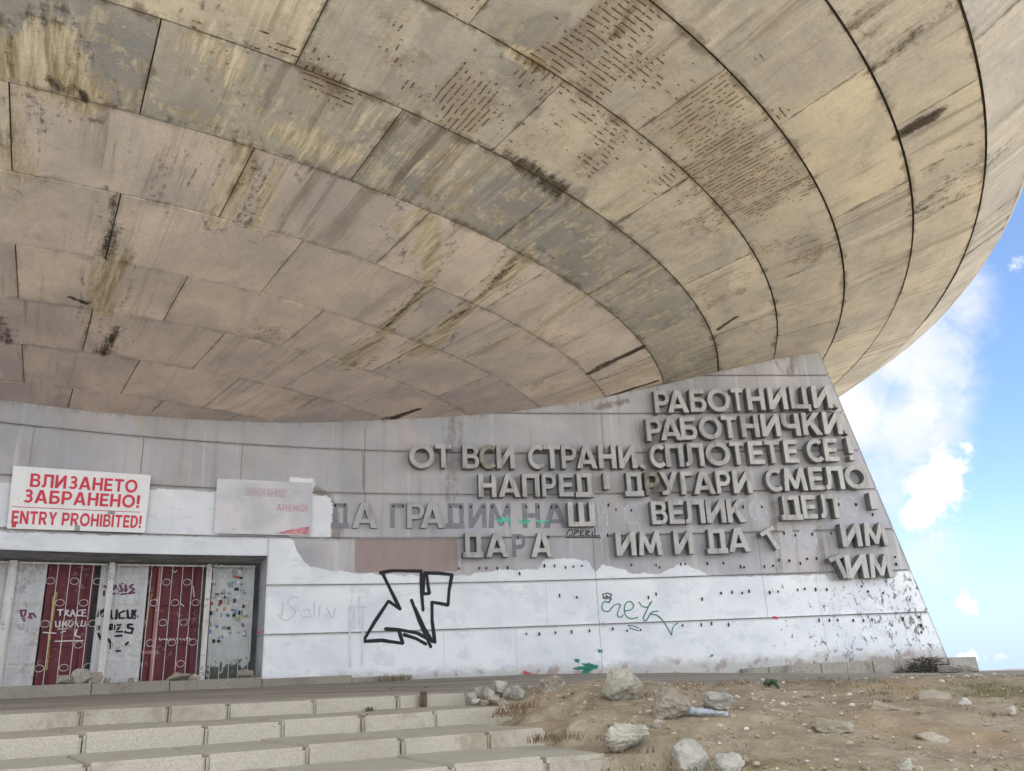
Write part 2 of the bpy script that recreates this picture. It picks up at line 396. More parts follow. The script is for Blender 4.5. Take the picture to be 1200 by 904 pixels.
def ground_mat():
    m, t, b = new_mat('ground')
    oc = t.n('ShaderNodeTexCoord').outputs['Object']
    mk = t.attr('mask'); sc = t.n('ShaderNodeSeparateColor'); t.L.new(mk.outputs['Color'], sc.inputs[0])
    pav, grass, far = sc.outputs[0], sc.outputs[1], sc.outputs[2]
    g = lambda r, gg, bb: (r, gg, bb, 1)
    n1 = t.noise(oc, .9, 7, .65, .5); n2 = t.noise(oc, 7, 7, .7); n3 = t.noise(oc, 40, 5, .7)
    dirt = t.mix(t.step(n1, .32, .68), g(.215, .165, .105), g(.335, .278, .195))
    dirt = t.mix(t.step(n2, .45, .75), dirt, g(.40, .345, .255))
    dirt = t.mix(t.mul(t.step(n2, .42, .28), .6), dirt, g(.135, .098, .064))
    peb = t.voro(oc, 42); pc = t.n('ShaderNodeSeparateColor'); t.L.new(peb.outputs['Color'], pc.inputs[0])
    pm = t.mul(t.step(peb.outputs['Distance'], .42, .30), t.step(t.add(pc.outputs[0], t.mul(t.sub(n2, .5), .9)), .66, .74))
    dirt = t.mix(t.mul(pm, .5), dirt, t.mix(pc.outputs[1], g(.33, .28, .22), g(.56, .51, .44)))
    peb2 = t.voro(oc, 26); pd = t.n('ShaderNodeSeparateColor'); t.L.new(peb2.outputs['Color'], pd.inputs[0])
    pm2 = t.mul(t.step(peb2.outputs['Distance'], .36, .28), t.step(pd.outputs[0], .90, .93))
    dirt = t.mix(t.mul(pm2, .75), dirt, t.mix(pd.outputs[1], g(.30, .26, .2), g(.52, .47, .40)))
    pv = t.mix(t.step(t.noise(t.map(oc, (.35, 1.6, 1)), 1.0, 6, .65), .35, .7), g(.235, .21, .175), g(.36, .33, .28))
    pv = t.mix(t.mul(t.step(n2, .55, .7), .5), pv, g(.34, .30, .24))
    pm_ = t.step(t.add(pav, t.mul(t.sub(n2, .5), .7)), .42, .58)
    col = t.mix(pm_, dirt, pv)
    gm = t.step(t.add(grass, t.mul(t.sub(n2, .5), 1.2)), .42, .75)
    col = t.mix(gm, col, t.mix(n3, g(.12, .115, .05), g(.24, .21, .115)))
    n5 = t.noise(oc, .45, 4, .6, .4)
    col = t.mix(t.mul(t.mul(t.step(n5, .52, .66), t.sub(1.0, pm_)), .5), col, g(.34, .225, .115))
    ed_ = t.mul(t.mul(t.step(pav, .02, .25), t.step(pav, .75, .45)), t.step(n2, .35, .6))
    col = t.mix(t.mul(ed_, .7), col, g(.10, .072, .045))
    farc = t.mix(t.step(t.noise(oc, .05, 6, .65), .35, .65), g(.46, .445, .415), g(.52, .51, .485))
    farc = t.mix(mk.outputs['Alpha'], farc, t.mix(t.step(t.noise(oc, .01, 6), .35, .65), g(.055, .05, .04), g(.10, .09, .06)))
    col = t.mix(far, col, farc)
    h = t.add(t.mul(n2, .8), t.add(t.mul(n3, .35), t.add(t.mul(pm, .5), t.mul(pm2, .8))))
    finish(t, b, col, .95, h, .03, .8)
    return m

def rock_mat(name, c0, c1, dk=(.10, .085, .065)):
    m, t, b = new_mat(name)
    oc = t.n('ShaderNodeTexCoord').outputs['Object']
    oi = t.n('ShaderNodeObjectInfo').outputs['Random']
    vec = t.n('ShaderNodeVectorMath', operation='ADD'); t.put(vec.inputs[0], oc); t.L.new(t.comb(t.mul(oi, 40.0), oi, oi), vec.inputs[1])
    vv = vec.outputs[0]
    n1 = t.noise(vv, 5, 6, .65, .4); n2 = t.noise(vv, 28, 6, .7)
    col = t.mix(t.step(n1, .32, .68), c0+(1,), c1+(1,))
    col = t.mix(t.mul(t.step(n2, .56, .7), .65), col, dk+(1,))
    col = t.mix(t.mul(t.step(n2, .42, .3), .5), col, tuple(min(.72, c*1.3) for c in c1)+(1,))
    finish(t, b, col, .92, t.add(t.mul(n1, .8), n2), .02, .9)
    return m

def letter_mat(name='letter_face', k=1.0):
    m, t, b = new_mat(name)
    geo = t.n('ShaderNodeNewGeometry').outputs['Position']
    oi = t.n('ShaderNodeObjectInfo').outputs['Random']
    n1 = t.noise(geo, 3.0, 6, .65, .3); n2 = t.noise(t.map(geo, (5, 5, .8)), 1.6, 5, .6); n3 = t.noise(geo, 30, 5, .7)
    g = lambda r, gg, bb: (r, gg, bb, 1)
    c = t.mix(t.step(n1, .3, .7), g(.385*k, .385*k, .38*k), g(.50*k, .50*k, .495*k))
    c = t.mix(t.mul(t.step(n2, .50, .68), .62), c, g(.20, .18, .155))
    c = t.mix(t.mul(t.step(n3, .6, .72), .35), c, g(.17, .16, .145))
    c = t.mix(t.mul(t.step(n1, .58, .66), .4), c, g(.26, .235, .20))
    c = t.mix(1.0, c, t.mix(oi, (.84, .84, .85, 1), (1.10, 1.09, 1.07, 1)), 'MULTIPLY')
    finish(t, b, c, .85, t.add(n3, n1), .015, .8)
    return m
def panel_paint(name, c0, c1, rust=(.20, .09, .03), amt=.4, sc=1.0):
    m, t, b = new_mat(name)
    oc = t.n('ShaderNodeNewGeometry').outputs['Position']
    n1 = t.noise(t.map(oc, (3*sc, 3*sc, .5*sc)), 1.5, 6, .65, .2); n2 = t.noise(oc, 10*sc, 6, .7); n3 = t.noise(oc, 2.2, 5, .6)
    c = t.mix(t.step(n1, .3, .7), c0+(1,), c1+(1,))
    c = t.mix(t.mul(t.step(t.add(n2, t.mul(t.sub(n3, .5), .8)), .60, .68), amt), c, rust+(1,))
    finish(t, b, c, .55, n2, .004, .4)
    return m

for px_, zz_, k_ in (((35, 540), (3.5, 4.39), .5), ((166, 540), (3.5, 4.39), .8), ((283, 540), (3.5, 4.39), .6), ((427, 560), (3.5, 4.9), .7), ((620, 480), (4.4, 5.0), .3), ((706, 510), (4.4, 5.3), .7), ((888, 450), (5.4, 6.2), .3),
                     ((412, 720), (.8, 1.69), .2), ((520, 760), (-.2, .79), .2), ((640, 700), (.8, 1.69), .25), ((697, 660), (-.2, 2.6), .55), ((886, 620), (.8, 2.6), .5), ((800, 590), (2.6, 3.5), .3), ((960, 700), (-.2, 1.7), .3), ((605, 760), (-.2, .79), .2)): SEAMS.append((hit(px_)[0], zz_[0], zz_[1], k_))
M_SAU = concrete_saucer(); M_WALL = wall_mat(); M_GROUND = ground_mat(); M_LET = letter_mat(); M_LETS = letter_mat('letter_side_shaded', .52)  # letter sides: darkened copy, rawer concrete with side shade put into the colour
M_DARK = simple('joint_dark', (.06, .052, .042), .95, .4, 3)
M_RIM = simple('saucer_shell', (.34, .32, .29), .9, .2, .6, .01)
M_STEP = speckled('step_concrete', (.40, .36, .285), (.475, .435, .355), (.33, .30, .24), (.25, .205, .145), .7)
M_JOINT = simple('joint_soil', (.22, .19, .145), .95, .35, 8)
M_SILL = speckled('sill_concrete', (.27, .245, .20), (.38, .35, .29), (.15, .14, .12))
M_PLINTH = speckled('plinth_concrete', (.33, .305, .265), (.44, .41, .36), (.13, .12, .1), (.10, .09, .075), .6)
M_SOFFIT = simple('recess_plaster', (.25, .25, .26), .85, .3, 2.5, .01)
M_JAMB = panel_paint('jamb_paint', (.42, .44, .47), (.60, .61, .63), (.12, .12, .12), .4)
M_WDOOR = panel_paint('white_door_paint', (.50, .50, .51), (.66, .66, .66), (.28, .22, .16), .5)
M_RDOOR = panel_paint('maroon_door_paint', (.085, .014, .020), (.155, .034, .042), (.30, .17, .17), .55)
def mossy():
    m, t, b = new_mat('mossy_panel_paint'); oc = t.n('ShaderNodeNewGeometry').outputs['Position']; z = t.xyz(oc)[2]
    n1 = t.noise(oc, 2.5, 6, .65, .4); n2 = t.noise(oc, 9, 8, .72, .4); n3 = t.noise(t.map(oc, (6, 6, 1.2)), 1.0, 6, .65)
    c = t.mix(t.step(n1, .3, .7), (.50, .53, .53, 1), (.66, .68, .67, 1)); c = t.mix(t.mul(t.step(n2, .60, .68), .6), c, (.25, .27, .27, 1))
    mm = t.step(t.add(t.mul(t.step(z, 1.0, .0), .42), t.add(t.mul(n2, .5), t.mul(n3, .5))), .79, .86)
    c = t.mix(t.mul(t.step(z, 1.2, .1), .35), c, (.40, .48, .42, 1)); c = t.mix(t.mul(mm, .9), c, (.045, .055, .035, 1))
    finish(t, b, c, .6, n2, .004, .4); return m
M_SDOOR = mossy()
M_BAR = panel_paint('bar_paint', (.50, .47, .43), (.68, .66, .63), (.20, .09, .04), .75, 2)
M_SIGN = panel_paint('sign_white', (.74, .74, .74), (.82, .82, .82), (.5, .5, .48), .15)
def faded():
    m, t, b = new_mat('sign_faded'); oc = t.n('ShaderNodeNewGeometry').outputs['Position']
    n1 = t.noise(oc, 1.3, 5, .55, .2); n2 = t.noise(oc, 9, 7, .7, .3); n3 = t.noise(t.map(oc, (1, 1, 1), (5, 2, 7)), 2.2, 6, .6, .6)
    c = t.mix(t.step(n1, .38, .62), (.64, .63, .65, 1), (.50, .505, .53, 1)); c = t.mix(t.mul(t.step(n3, .50, .68), .5), c, (.62, .52, .53, 1))
    c = t.mix(t.mul(t.step(n2, .58, .68), .4), c, (.30, .30, .32, 1)); finish(t, b, c, .7, n2, .004, .4); return m
M_SIGN2 = faded()
M_RED = simple('sign_red', C(204, 66, 82), .6, .1)
M_PINK = simple('faded_red', C(196, 128, 134), .7, .1)
M_BLACK = simple('spray_black', (.014, .014, .017), .55, .3)
M_GREEN = simple('spray_green', (.02, .17, .12), .55, .25)
M_TEAL = simple('spray_teal', (.09, .50, .38), .6, .2)
M_TEALH = simple('teal_haze', (.36, .47, .47), .8, .1)
M_PURP = simple('spray_purple', (.17, .045, .13), .6, .25)
M_FAINT = simple('faint_grey_paint', (.60, .61, .64), .8, .12)
M_FAINT2 = simple('faint_dark_paint', (.44, .45, .49), .8, .12)
M_TWHITE = simple('marker_white', (.62, .56, .58), .6, .15)
M_GHOST = simple('bare_wall_mark', (.22, .218, .24), .85, .15)
M_GHOST2 = simple('pale_wall_mark', (.43, .435, .46), .85, .12)
M_PIN = simple('rusty_steel', (.035, .028, .026), .7, .4, 20)
M_YEL = simple('yellow_rust', (.34, .21, .07), .8, .4, 12)
M_REDP = simple('red_paint_patch', (.45, .05, .09), .7, .2)

# ================================================================== SETTING : ground
def stair_end(Y): return np.interp(Y, [3, 5, 6.6, 7.2, 8.4, 9.4, 10.2], [2.3, 1.9, 1.15, .48, .15, -.15, -.5])
def ground_z(X, Y):
    X = np.asarray(X, float); Y = np.asarray(Y, float)
    zw = np.interp(X, [-14, 0, 3, 8, 12, 30], [-.10, -.10, -.20, -.43, -.52, -1.6])        # along the wall
    ze = np.clip(-.22-.015*X, -.9, .2)                                                      # at the first step
    Yw = np.where(X < 9, plan(np.clip(X, -14, 9)), 18.9); k = np.clip((Y-9.5)/np.maximum(Yw-9.5, 1), 0, 1)
    top = ze*(1-k)+zw*k
    dn = np.clip(9.6-Y, 0, 60)
    slope_ = np.where(dn < 2.4, .10*dn, np.where(dn < 5.5, .24+.15*(dn-2.4), .705+.06*(dn-5.5)))
    sm = np.minimum(dn/1.2, 1)
    z = top-slope_*sm
    z = z-np.clip(-dn+0, 0, 1)*0
    # spoil heap beside the stairs
    z = z+.13*np.exp(-((X-.85)/.85)**2-((Y-8.35)/1.0)**2)+.06*np.exp(-((X-1.7)/.8)**2-((Y-7.5)/.7)**2)
    z = z+.05*np.exp(-((X-.45)/.35)**2-((Y-7.6)/.5)**2)
    # mountain crest beyond the end of the wall, and the far plain falling away with the horizon
    d = np.hypot(X, Y)
    back = np.clip(np.maximum(Y-21, np.maximum(X-26, -X-45)), 0, None)
    z = z-.10*back**1.05*np.where(back > 0, 1, 0)
    fade = np.clip((d-120)/300, 0, 1)
    z = z*(1-fade)+(-.031*d-6)*fade
    z = np.maximum(z, -.031*d-9)
    return z
def ground_hit(px, lift=0.0):
    d = ray(px); ts = np.linspace(2.5, 40, 6000); P = d[None]*ts[:, None]
    v = P[:, 2]-(ground_z(P[:, 0], P[:, 1])+lift); i = int(np.argmax(v < 0)); return P[i]
GREEN_AT = ground_hit((1175, 812)); GREEN2 = ground_hit((905, 900))
EDGES = [(.68, 9.65), (.80, 8.46), (.70, 7.03), (.60, 5.87), (.60, 4.95), (.60, 4.05), (.60, 3.15), (.60, 2.25)]
def stair_z(X, Y):
    z = np.full(np.shape(X), -1.35)
    for k in range(7, -1, -1):
        sl, c0 = EDGES[k]; z = np.where(Y > sl*X+c0+.14, -(.22+.11*k)-.015*X, z)
    return z
def terrain():
    def axis(fine0, fine1, st, far, g=1.22):
        a = list(np.arange(fine0, fine1+st, st)); s_ = st
        while a[-1] < far: s_ *= g; a.append(a[-1]+s_)
        s_ = st; b = []; x = fine0
        while x > -far: s_ *= g; x -= s_; b.append(x)
        return np.array(b[::-1]+a)
    xs = axis(-1.5, 7.5, .035, 9000); ys = axis(4.0, 11.0, .035, 9000)
    X, Y = np.meshgrid(xs, ys, indexing='ij')
    Z = ground_z(X, Y)
    near = np.clip(1-np.hypot(X-3, Y-8)/30, 0, 1)
    dirt = np.clip((10.2-Y)/1.2, 0, 1)*np.clip((X+1.2)/.8, 0, 1)
    Z = Z+near*(.018+.05*dirt)*fbm(X*1.3, Y*1.3, 3)+near*dirt*.035*fbm(X*5, Y*5, 4)+near*.006*fbm(X*12, Y*12, 2)
    # under the stairs and under the building the sheet dips out of the way
    zst = stair_z(X, Y)
    w = np.clip((X-(stair_end(Y)-.42+.55*fbm(X*2.6, Y*2.6, 3)))/.62, 0, 1); w = w*w*(3-2*w)
    e1 = 9.62+.68*X
    inside = np.clip((e1+1.0-Y)/.3, 0, 1)*(Y > -14)*np.clip((X+40)/5, 0, 1)
    zt = (zst-.05)*(1-w)+np.maximum(Z, np.where(X < 1.2, zst-.12, -9))*w
    zt = np.where(X < stair_end(Y)-1.2, zst-.35, zt)
    Z = Z*(1-inside)+np.where(X < stair_end(Y)+.6, zt, Z)*inside
    n = fbm(X*.8, Y*.8, 4)
    pav = np.clip((Y-9.9+n*.8-.10*np.clip(X-2, 0, 3))/.5, 0, 1)
    pav = np.maximum(pav, np.clip((-.4-X+n*.5)/.6, 0, 1)*(Y > 3))
    pav = np.where(X > 9, pav*np.clip(1-(X-9)/6, 0, 1), pav)
    gq = GREEN_AT
    gr = np.clip(1-np.hypot((X-gq[0])/1.3, (Y-gq[1])/1.3), 0, 1)*.9+np.clip((X-6.5)/4, 0, .5)*(Y > 8)*(Y < 18)
    gq = GREEN2; gr = gr+np.clip(1-np.hypot((X-gq[0])/.9, (Y-gq[1])/.45), 0, 1)*.75
    far = np.clip(np.maximum((np.hypot(X, Y)-22)/14, (1.2-Y)/.8), 0, 1)  # also covers unseen ground behind the viewer, made pale to bounce sun upward
    V = np.stack([X, Y, Z], -1).reshape(-1, 3)
    colr = np.stack([pav, np.clip(gr, 0, 1), far, np.clip((np.hypot(X, Y)-45)/50, 0, 1)], -1).reshape(-1, 4)
    o = np_mesh('ground', V, grid_idx(len(xs), len(ys)), M_GROUND, cols={'mask': colr}, smooth=True)
    return setp(o, 'dusty brown ground and worn paving around the monument', None, None, 'structure')
terrain()
# far hills on the horizon to the right
def hills():
    m, t, b = new_mat('hills'); oc = t.n('ShaderNodeTexCoord').outputs['Object']
    finish(t, b, t.mix(t.step(t.noise(oc, .004, 5), .35, .65), (.060, .045, .050, 1), (.085, .068, .066, 1)), 1)
    V = []; n = 90
    az = np.linspace(R(5), R(60), n); D = 3600
    for i, a in enumerate(az):
        hgt = D*(-.0215+.0036*(fbm(np.array([a*22]), np.array([3.3]), 4)[0])+.0008)
        for (q, zz) in ((0, -200), (0, hgt*1.0-12), (60, hgt), (500, hgt-60), (900, -200)):
            V.append((math.sin(a)*(D+q), math.cos(a)*(D+q), zz if zz != -200 else -260))
    o = np_mesh('hills', np.array(V), grid_idx(n, 5), m, smooth=True)
    setp(o, 'low reddish hills far off along the horizon', None, None, 'structure')
hills()

# ================================================================== THE MONUMENT
MON = empty('monument', (AX[0], AX[1], 0), 'huge round concrete saucer building resting on its paint-covered battered entrance wall', 'monument')
def part(o, p):      # parent keeping world position
    o.parent = p; o.matrix_parent_inverse = Matrix.Translation(-Vector(p.location)) if p is MON else Matrix.Identity(4)
    return o
def addpart(o): return part(o, MON)

# ---- saucer: a ring-by-ring shell of separate concrete panels with real open joints
ST = [  # stains: photo pixel ends -> (p0, p1, w0, w1, channel, strength)   R dark, G yellow, B grey, A eroded
((136, 230), (124, 300), .08, .12, 'R', .62), ((128, 225), (112, 300), .45, .40, 'R', .30), ((150, 232), (150, 290), .35, .3, 'R', .30),
((130, 300), (120, 365), .14, .22, 'G', .85), ((128, 296), (112, 335), .3, .2, 'R', .35), ((250-168, 348), (250-150, 355), .05, .05, 'R', .9), ((15, 105), (22, 198), .16, .3, 'G', .6), ((30, 115), (48, 195), .3, .35, 'R', .33),
((10, 205), (25, 245), .15, .2, 'G', .5), ((138, 383), (122, 412), .10, .17, 'R', .72), ((128, 380), (118, 405), .4, .4, 'R', .35), ((2, 372), (8, 400), .10, .24, 'R', .62),
((165, 165), (150, 225), .45, .5, 'R', .28), ((195, 180), (180, 228), .3, .35, 'R', .40), ((225, 185), (215, 240), .35, .5, 'R', .30), ((250, 180), (238, 245), .3, .3, 'R', .22),
((292, 178), (262, 252), .22, .2, 'G', .75), ((312, 190), (285, 258), .22, .25, 'R', .50), ((325, 195), (300, 262), .25, .3, 'G', .55), ((268, 172), (250, 245), .25, .2, 'G', .45),
((120, 115), (400, 205), .10, .12, 'R', .40), ((400, 208), (560, 268), .10, .10, 'R', .42), ((165, 140), (260, 165), .25, .25, 'R', .25),
((65, 80), (100, 112), .45, .35, 'G', .9), ((60, 92), (68, 104), .07, .08, 'R', .9), ((96, 108), (101, 116), .06, .07, 'R', .9), ((2, 60), (15, 75), .4, .5, 'G', .8),
((40, 50), (140, 70), .8, .8, 'B', .55), ((0, 20), (60, 40), .7, .7, 'B', .5),
((505, 260), (500, 332), .35, .12, 'G', .7), ((530, 285), (508, 332), .3, .10, 'R', .42), ((503, 336), (452, 386), .13, .16, 'G', .75), ((500, 335), (455, 380), .08, .07, 'R', .62), ((475, 350), (440, 380), .25, .2, 'R', .3),
((450, 389), (412, 424), .16, .40, 'G', .75), ((446, 390), (405, 425), .30, .5, 'R', .34),
((615, 305), (557, 355), .25, .16, 'G', .8), ((630, 312), (575, 360), .30, .25, 'R', .36), ((608, 300), (565, 345), .10, .09, 'R', .6), ((650, 335), (600, 378), .4, .3, 'G', .45), ((680, 345), (618, 395), .25, .2, 'G', .6), ((700, 360), (640, 405), .25, .2, 'R', .33), ((690, 350), (625, 400), .1, .1, 'R', .4), ((665, 330), (610, 375), .5, .5, 'B', .5),
((556, 358), (498, 406), .16, .36, 'G', .85), ((552, 360), (490, 400), .08, .10, 'R', .5), ((610, 388), (545, 425), .12, .10, 'G', .6), ((606, 386), (535, 420), .20, .14, 'R', .40),
((752, 408), (690, 438), .10, .13, 'R', 1.0), ((735, 395), (672, 420), .35, .35, 'R', .30), ((770, 447), (710, 466), .08, .10, 'R', 1.1), ((765, 430), (700, 455), .4, .4, 'G', .55), ((760, 420), (700, 447), .16, .16, 'R', .5), ((700, 460), (620, 478), .15, .12, 'R', .25),
((490, 480), (456, 493), .10, .14, 'R', .9), ((663, 448), (600, 470), .15, .12, 'R', .35), ((668, 425), (625, 455), .25, .25, 'A', .6),
((372, 88), (402, 112), .22, .25, 'A', 1.3), ((340, 60), (375, 70), .3, .3, 'A', .8), ((368, 80), (395, 105), .12, .15, 'R', .5), ((255, 45), (330, 65), .3, .3, 'A', .5), ((430, 60), (520, 120), .5, .4, 'A', .35),
((590, 178), (655, 222), .14, .16, 'R', .75), ((560, 165), (600, 190), .08, .08, 'R', .6), ((605, 60), (632, 78), .12, .10, 'G', 1.0), ((596, 58), (636, 84), .08, .08, 'R', .55), ((480, 20), (560, 70), .5, .5, 'B', .2),
((640, 70), (735, 15), .35, .45, 'A', 1.4), ((690, 105), (728, 45), .3, .3, 'A', 1.2), ((745, 0), (720, 40), .18, .16, 'R', .65), ((740, 60), (800, 110), .45, .45, 'A', .75), ((630, 40), (680, 50), .45, .4, 'B', .9), ((600, 85), (625, 125), .4, .4, 'B', .7), ((560, 100), (590, 110), .4, .4, 'B', .3),
((535, 105), (550, 135), .3, .3, 'A', 1.3), ((660, 120), (720, 170), .45, .45, 'A', .9), ((760, 195), (790, 210), .3, .3, 'A', .8), ((820, 160), (880, 235), .7, .7, 'A', 1.25), ((860, 190), (930, 215), .4, .4, 'A', .8), ((800, 150), (850, 200), .4, .4, 'A', .8), ((900, 285), (960, 300), .4, .4, 'A', .6),
((842, 385), (862, 372), .12, .10, 'R', .95), ((830, 355), (870, 340), .25, .2, 'A', .9),
((1054, 158), (1090, 140), .14, .13, 'R', .95), ((1085, 142), (1106, 130), .12, .03, 'R', .85), ((1005, 20), (1030, 12), .3, .3, 'R', .45), ((1000, 30), (1022, 40), .10, .10, 'R', .5),
((1123, 3), (1070, 40), .22, .25, 'R', .50), ((1070, 40), (1024, 80), .22, .2, 'R', .6), ((1080, 45), (1040, 75), .3, .3, 'G', .4), ((1157, 192), (1110, 215), .45, .35, 'R', .50), ((1110, 215), (1074, 245), .35, .25, 'R', .55), ((1155, 210), (1080, 255), .2, .2, 'R', .5), ((1090, 200), (1100, 190), .15, .15, 'R', .5),
((1075, 378), (1036, 392), .12, .16, 'R', .85), ((980, 300), (960, 320), .4, .4, 'B', .4), ((965, 400), (985, 385), .3, .2, 'R', .5), ((990, 345), (1060, 320), .4, .3, 'R', .2), ((950, 280), (980, 292), .2, .2, 'R', .42), ((1150, 165), (1108, 178), .08, .08, 'R', .5),
((1160, 150), (1200, 130), .15, .2, 'R', .35), ((1140, 265), (1185, 235), .1, .1, 'R', .4), ((1155, 30), (1200, 10), .3, .3, 'R', .2),
((650, 265), (680, 300), .6, .5, 'B', .5), ((620, 255), (690, 280), .5, .5, 'R', .26), ((720, 330), (790, 385), .6, .6, 'R', .24), ((700, 290), (760, 340), .6, .6, 'G', .3), ((630, 290), (760, 410), .08, .08, 'R', .42), ((800, 400), (835, 425), .6, .5, 'B', .4),
((430, 140), (560, 195), .5, .5, 'G', .42), ((470, 170), (520, 215), .45, .4, 'G', .4), ((590, 225), (640, 240), .5, .5, 'B', .8), ((185, 35), (420, 130), .4, .5, 'B', .25), ((240, 50), (280, 75), .35, .3, 'G', .6), ((320, 150), (400, 185), .3, .4, 'G', .55),
((440, 308), (500, 335), .06, .06, 'R', .4), ((400, 420), (420, 428), .2, .2, 'R', .4),
((300, 385), (330, 395), .4, .4, 'A', .8), ((320, 460), (370, 470), .5, .4, 'A', .9), ((270, 345), (290, 350), .3, .3, 'A', .5),
]
def build_saucer():
    strokes = []
    for p0, p1, w0, w1, chn, k in ST:
        strokes.append((on_saucer(p0), on_saucer(p1), w0, w1, 'RGBA'.index(chn), k))
    NP = 41; dth = 2*math.pi/NP
    Vs, Qs, UVs, ST_, PV, BD, ED, FL = [], [], [], [], [], [], [], []; base = 0
    lips = {1: .018, 2: .019, 3: .018, 4: .017, 5: .015, 6: .014, 7: .011, 8: .010, 9: .010, 10: .010, 11: .010, 12: .010, 13: .01}
    for bi in range(1, 13):                     # ring between RR[bi] (outer) and RR[bi+1] (inner)
        ro, zo, ri, zi = RR[bi], ZZ[bi], RR[bi+1], ZZ[bi+1]
        go, gi = lips.get(bi, .013), lips.get(bi+1, .013)
        if bi == 1: go = 0
        bb = bi-1                               # photo band number 0..11
        par = 1 if bb in (1, 3, 5, 7, 9, 11) else 0
        th00 = R(-58.5) if par else R(-62.85)
        if bb == 0: th00 = R(-60.6)
        for k in range(-14, 27):
            a0, a1 = th00+k*dth, th00+(k+1)*dth
            mid = math.degrees((a0+a1)/2); det = -74 < mid < -14
            cell = .045 if det else .8
            nr = max(3, int((ro-ri)/cell)+1); na = max(4, int(dth*ro/cell)+1)
            ga = .008/ro if bb > 2 else .006/ro
            jr, ja = rng.random(), rng.normal(0, .005)
            tr = np.linspace(0, 1, nr); rr = (ro-go)*(1-tr)+(ri+gi)*tr
            al = np.linspace(a0+ga, a1-ga, na)
            A, RAD = np.meshgrid(al, rr, indexing='ij')
            slopez = (zo-zi)/(ro-ri); Z = zi+(RAD-ri)*slopez+ja+.004*rng.normal()*(A-(a0+a1)/2)/dth
            if det: Z = Z+.006*fbm(A*18*1.5, RAD*1.5, 3)
            X = AX[0]+RAD*np.cos(A); Y = AX[1]+RAD*np.sin(A)
            n, m = na, nr
            V = np.stack([X, Y, Z], -1).reshape(-1, 3)
            Q = [grid_idx(n, m, base)]
            # skirts going up into the joint
            bidx = np.concatenate([np.arange(m), np.arange(1, n)*m+m-1, (n-1)*m+np.arange(m-2, -1, -1), np.arange(n-2, 0, -1)*m])
            sk = V[bidx].copy(); sk[:, 2] += .06
            V = np.concatenate([V, sk]); kk = len(bidx)
            top = base+n*m+np.arange(kk); bot = base+bidx
            Q.append(np.stack([bot, top, np.roll(top, -1), np.roll(bot, -1)], 1))
            uu = (A*16).ravel(); vv = RAD.ravel()
            UV = np.stack([np.concatenate([uu, uu[bidx]]), np.concatenate([vv, vv[bidx]])], -1)
            st = np.zeros((n*m, 4))
            if det:
                af, rf = A.ravel(), RAD.ravel()
                for (t0, r0), (t1, r1), w0, w1, chn, kq in strokes:
                    wm = max(w0, w1)*2.4+.1
                    if max(r0, r1)+wm < ri or min(r0, r1)-wm > ro: continue
                    if max(t0, t1)+wm/ri < a0 or min(t0, t1)-wm/ri > a1: continue
                    rb = (r0+r1)/2
                    ax_, ay_ = (t1-t0)*rb, r1-r0; L2 = ax_*ax_+ay_*ay_+1e-9
                    px, py = (af-t0)*rb, rf-r0; tt = np.clip((px*ax_+py*ay_)/L2, 0, 1)
                    d = np.hypot(px-tt*ax_, py-tt*ay_)/(w0+(w1-w0)*tt); d = d*(1+.9*fbm(af*16*2.5, rf*.9, 3))+.55*fbm(af*16*6, rf*2.2, 3)
                    if chn == 1: st[:, 0] = np.maximum(st[:, 0], .50*min(1, kq*1.3)*np.clip(1-np.abs(d-1.15)/.55, 0, 1))
                    st[:, chn] = np.maximum(st[:, chn], kq*np.clip(1.15-d*.75, 0, 1)*np.clip((1.6-d)*2, 0, 1))
            st = np.concatenate([st, st[bidx]]); st[n*m:, 0] = np.maximum(st[n*m:, 0], .75)
            ed = np.minimum(np.minimum(ro-RAD, RAD-ri), np.minimum(A-a0, a1-A)*RAD*1.6).ravel()
            if not det: ed = np.full(n*m, 1.0)
            ED.append(np.concatenate([ed, np.zeros(kk)])); fl = (ro-RAD).ravel(); FL.append(np.concatenate([fl, np.zeros(kk)]))
            Vs.append(V); Qs += Q; UVs.append(UV); ST_.append(st)
            PV.append(np.full(len(V), jr)); BD.append(np.full(len(V), float(bb))); base += len(V)
    o = np_mesh('saucer', np.concatenate(Vs), np.concatenate(Qs), M_SAU, None, np.concatenate(UVs), {'stain': np.concatenate(ST_)}, {'pv': np.concatenate(PV), 'band': np.concatenate(BD), 'edge': np.concatenate(ED), 'fall': np.concatenate(FL)}, smooth=True)
    o.data.polygons.foreach_set('use_smooth', np.ones(len(o.data.polygons), bool))
    o.data.set_sharp_from_angle(angle=R(40))
    addpart(o)
    # backing membrane behind the joints, rim and roof
    prof = [(8.2, 4.79)]+[(r, z+.045) for r, z in list(zip(RR[1:-1], ZZ[1:-1]))[::-1]]
    na = 164; al = np.linspace(0, 2*math.pi, na+1)
    P = np.array(prof); A, K = np.meshgrid(al, np.arange(len(P)), indexing='ij')
    V = np.stack([AX[0]+P[K, 0]*np.cos(A), AX[1]+P[K, 0]*np.sin(A), P[K, 1]], -1).reshape(-1, 3)
    o2 = np_mesh('joint_backing', V, grid_idx(na+1, len(P)), M_DARK, smooth=True); o2.parent = o
    prof = [(23.56, 7.961), (23.62, 8.0), (23.60, 8.10), (23.50, 8.5), (23.2, 9.3), (22.2, 10.6), (19, 11.8), (12, 12.8), (5, 13.2), (.1, 13.3)]
    P = np.array(prof); A, K = np.meshgrid(al, np.arange(len(P)), indexing='ij')
    V = np.stack([AX[0]+P[K, 0]*np.cos(A), AX[1]+P[K, 0]*np.sin(A), P[K, 1]], -1).reshape(-1, 3)
    o3 = np_mesh('roof', V, grid_idx(na+1, len(P)), M_RIM, smooth=True); addpart(o3)
    return o
SAUCER = build_saucer()

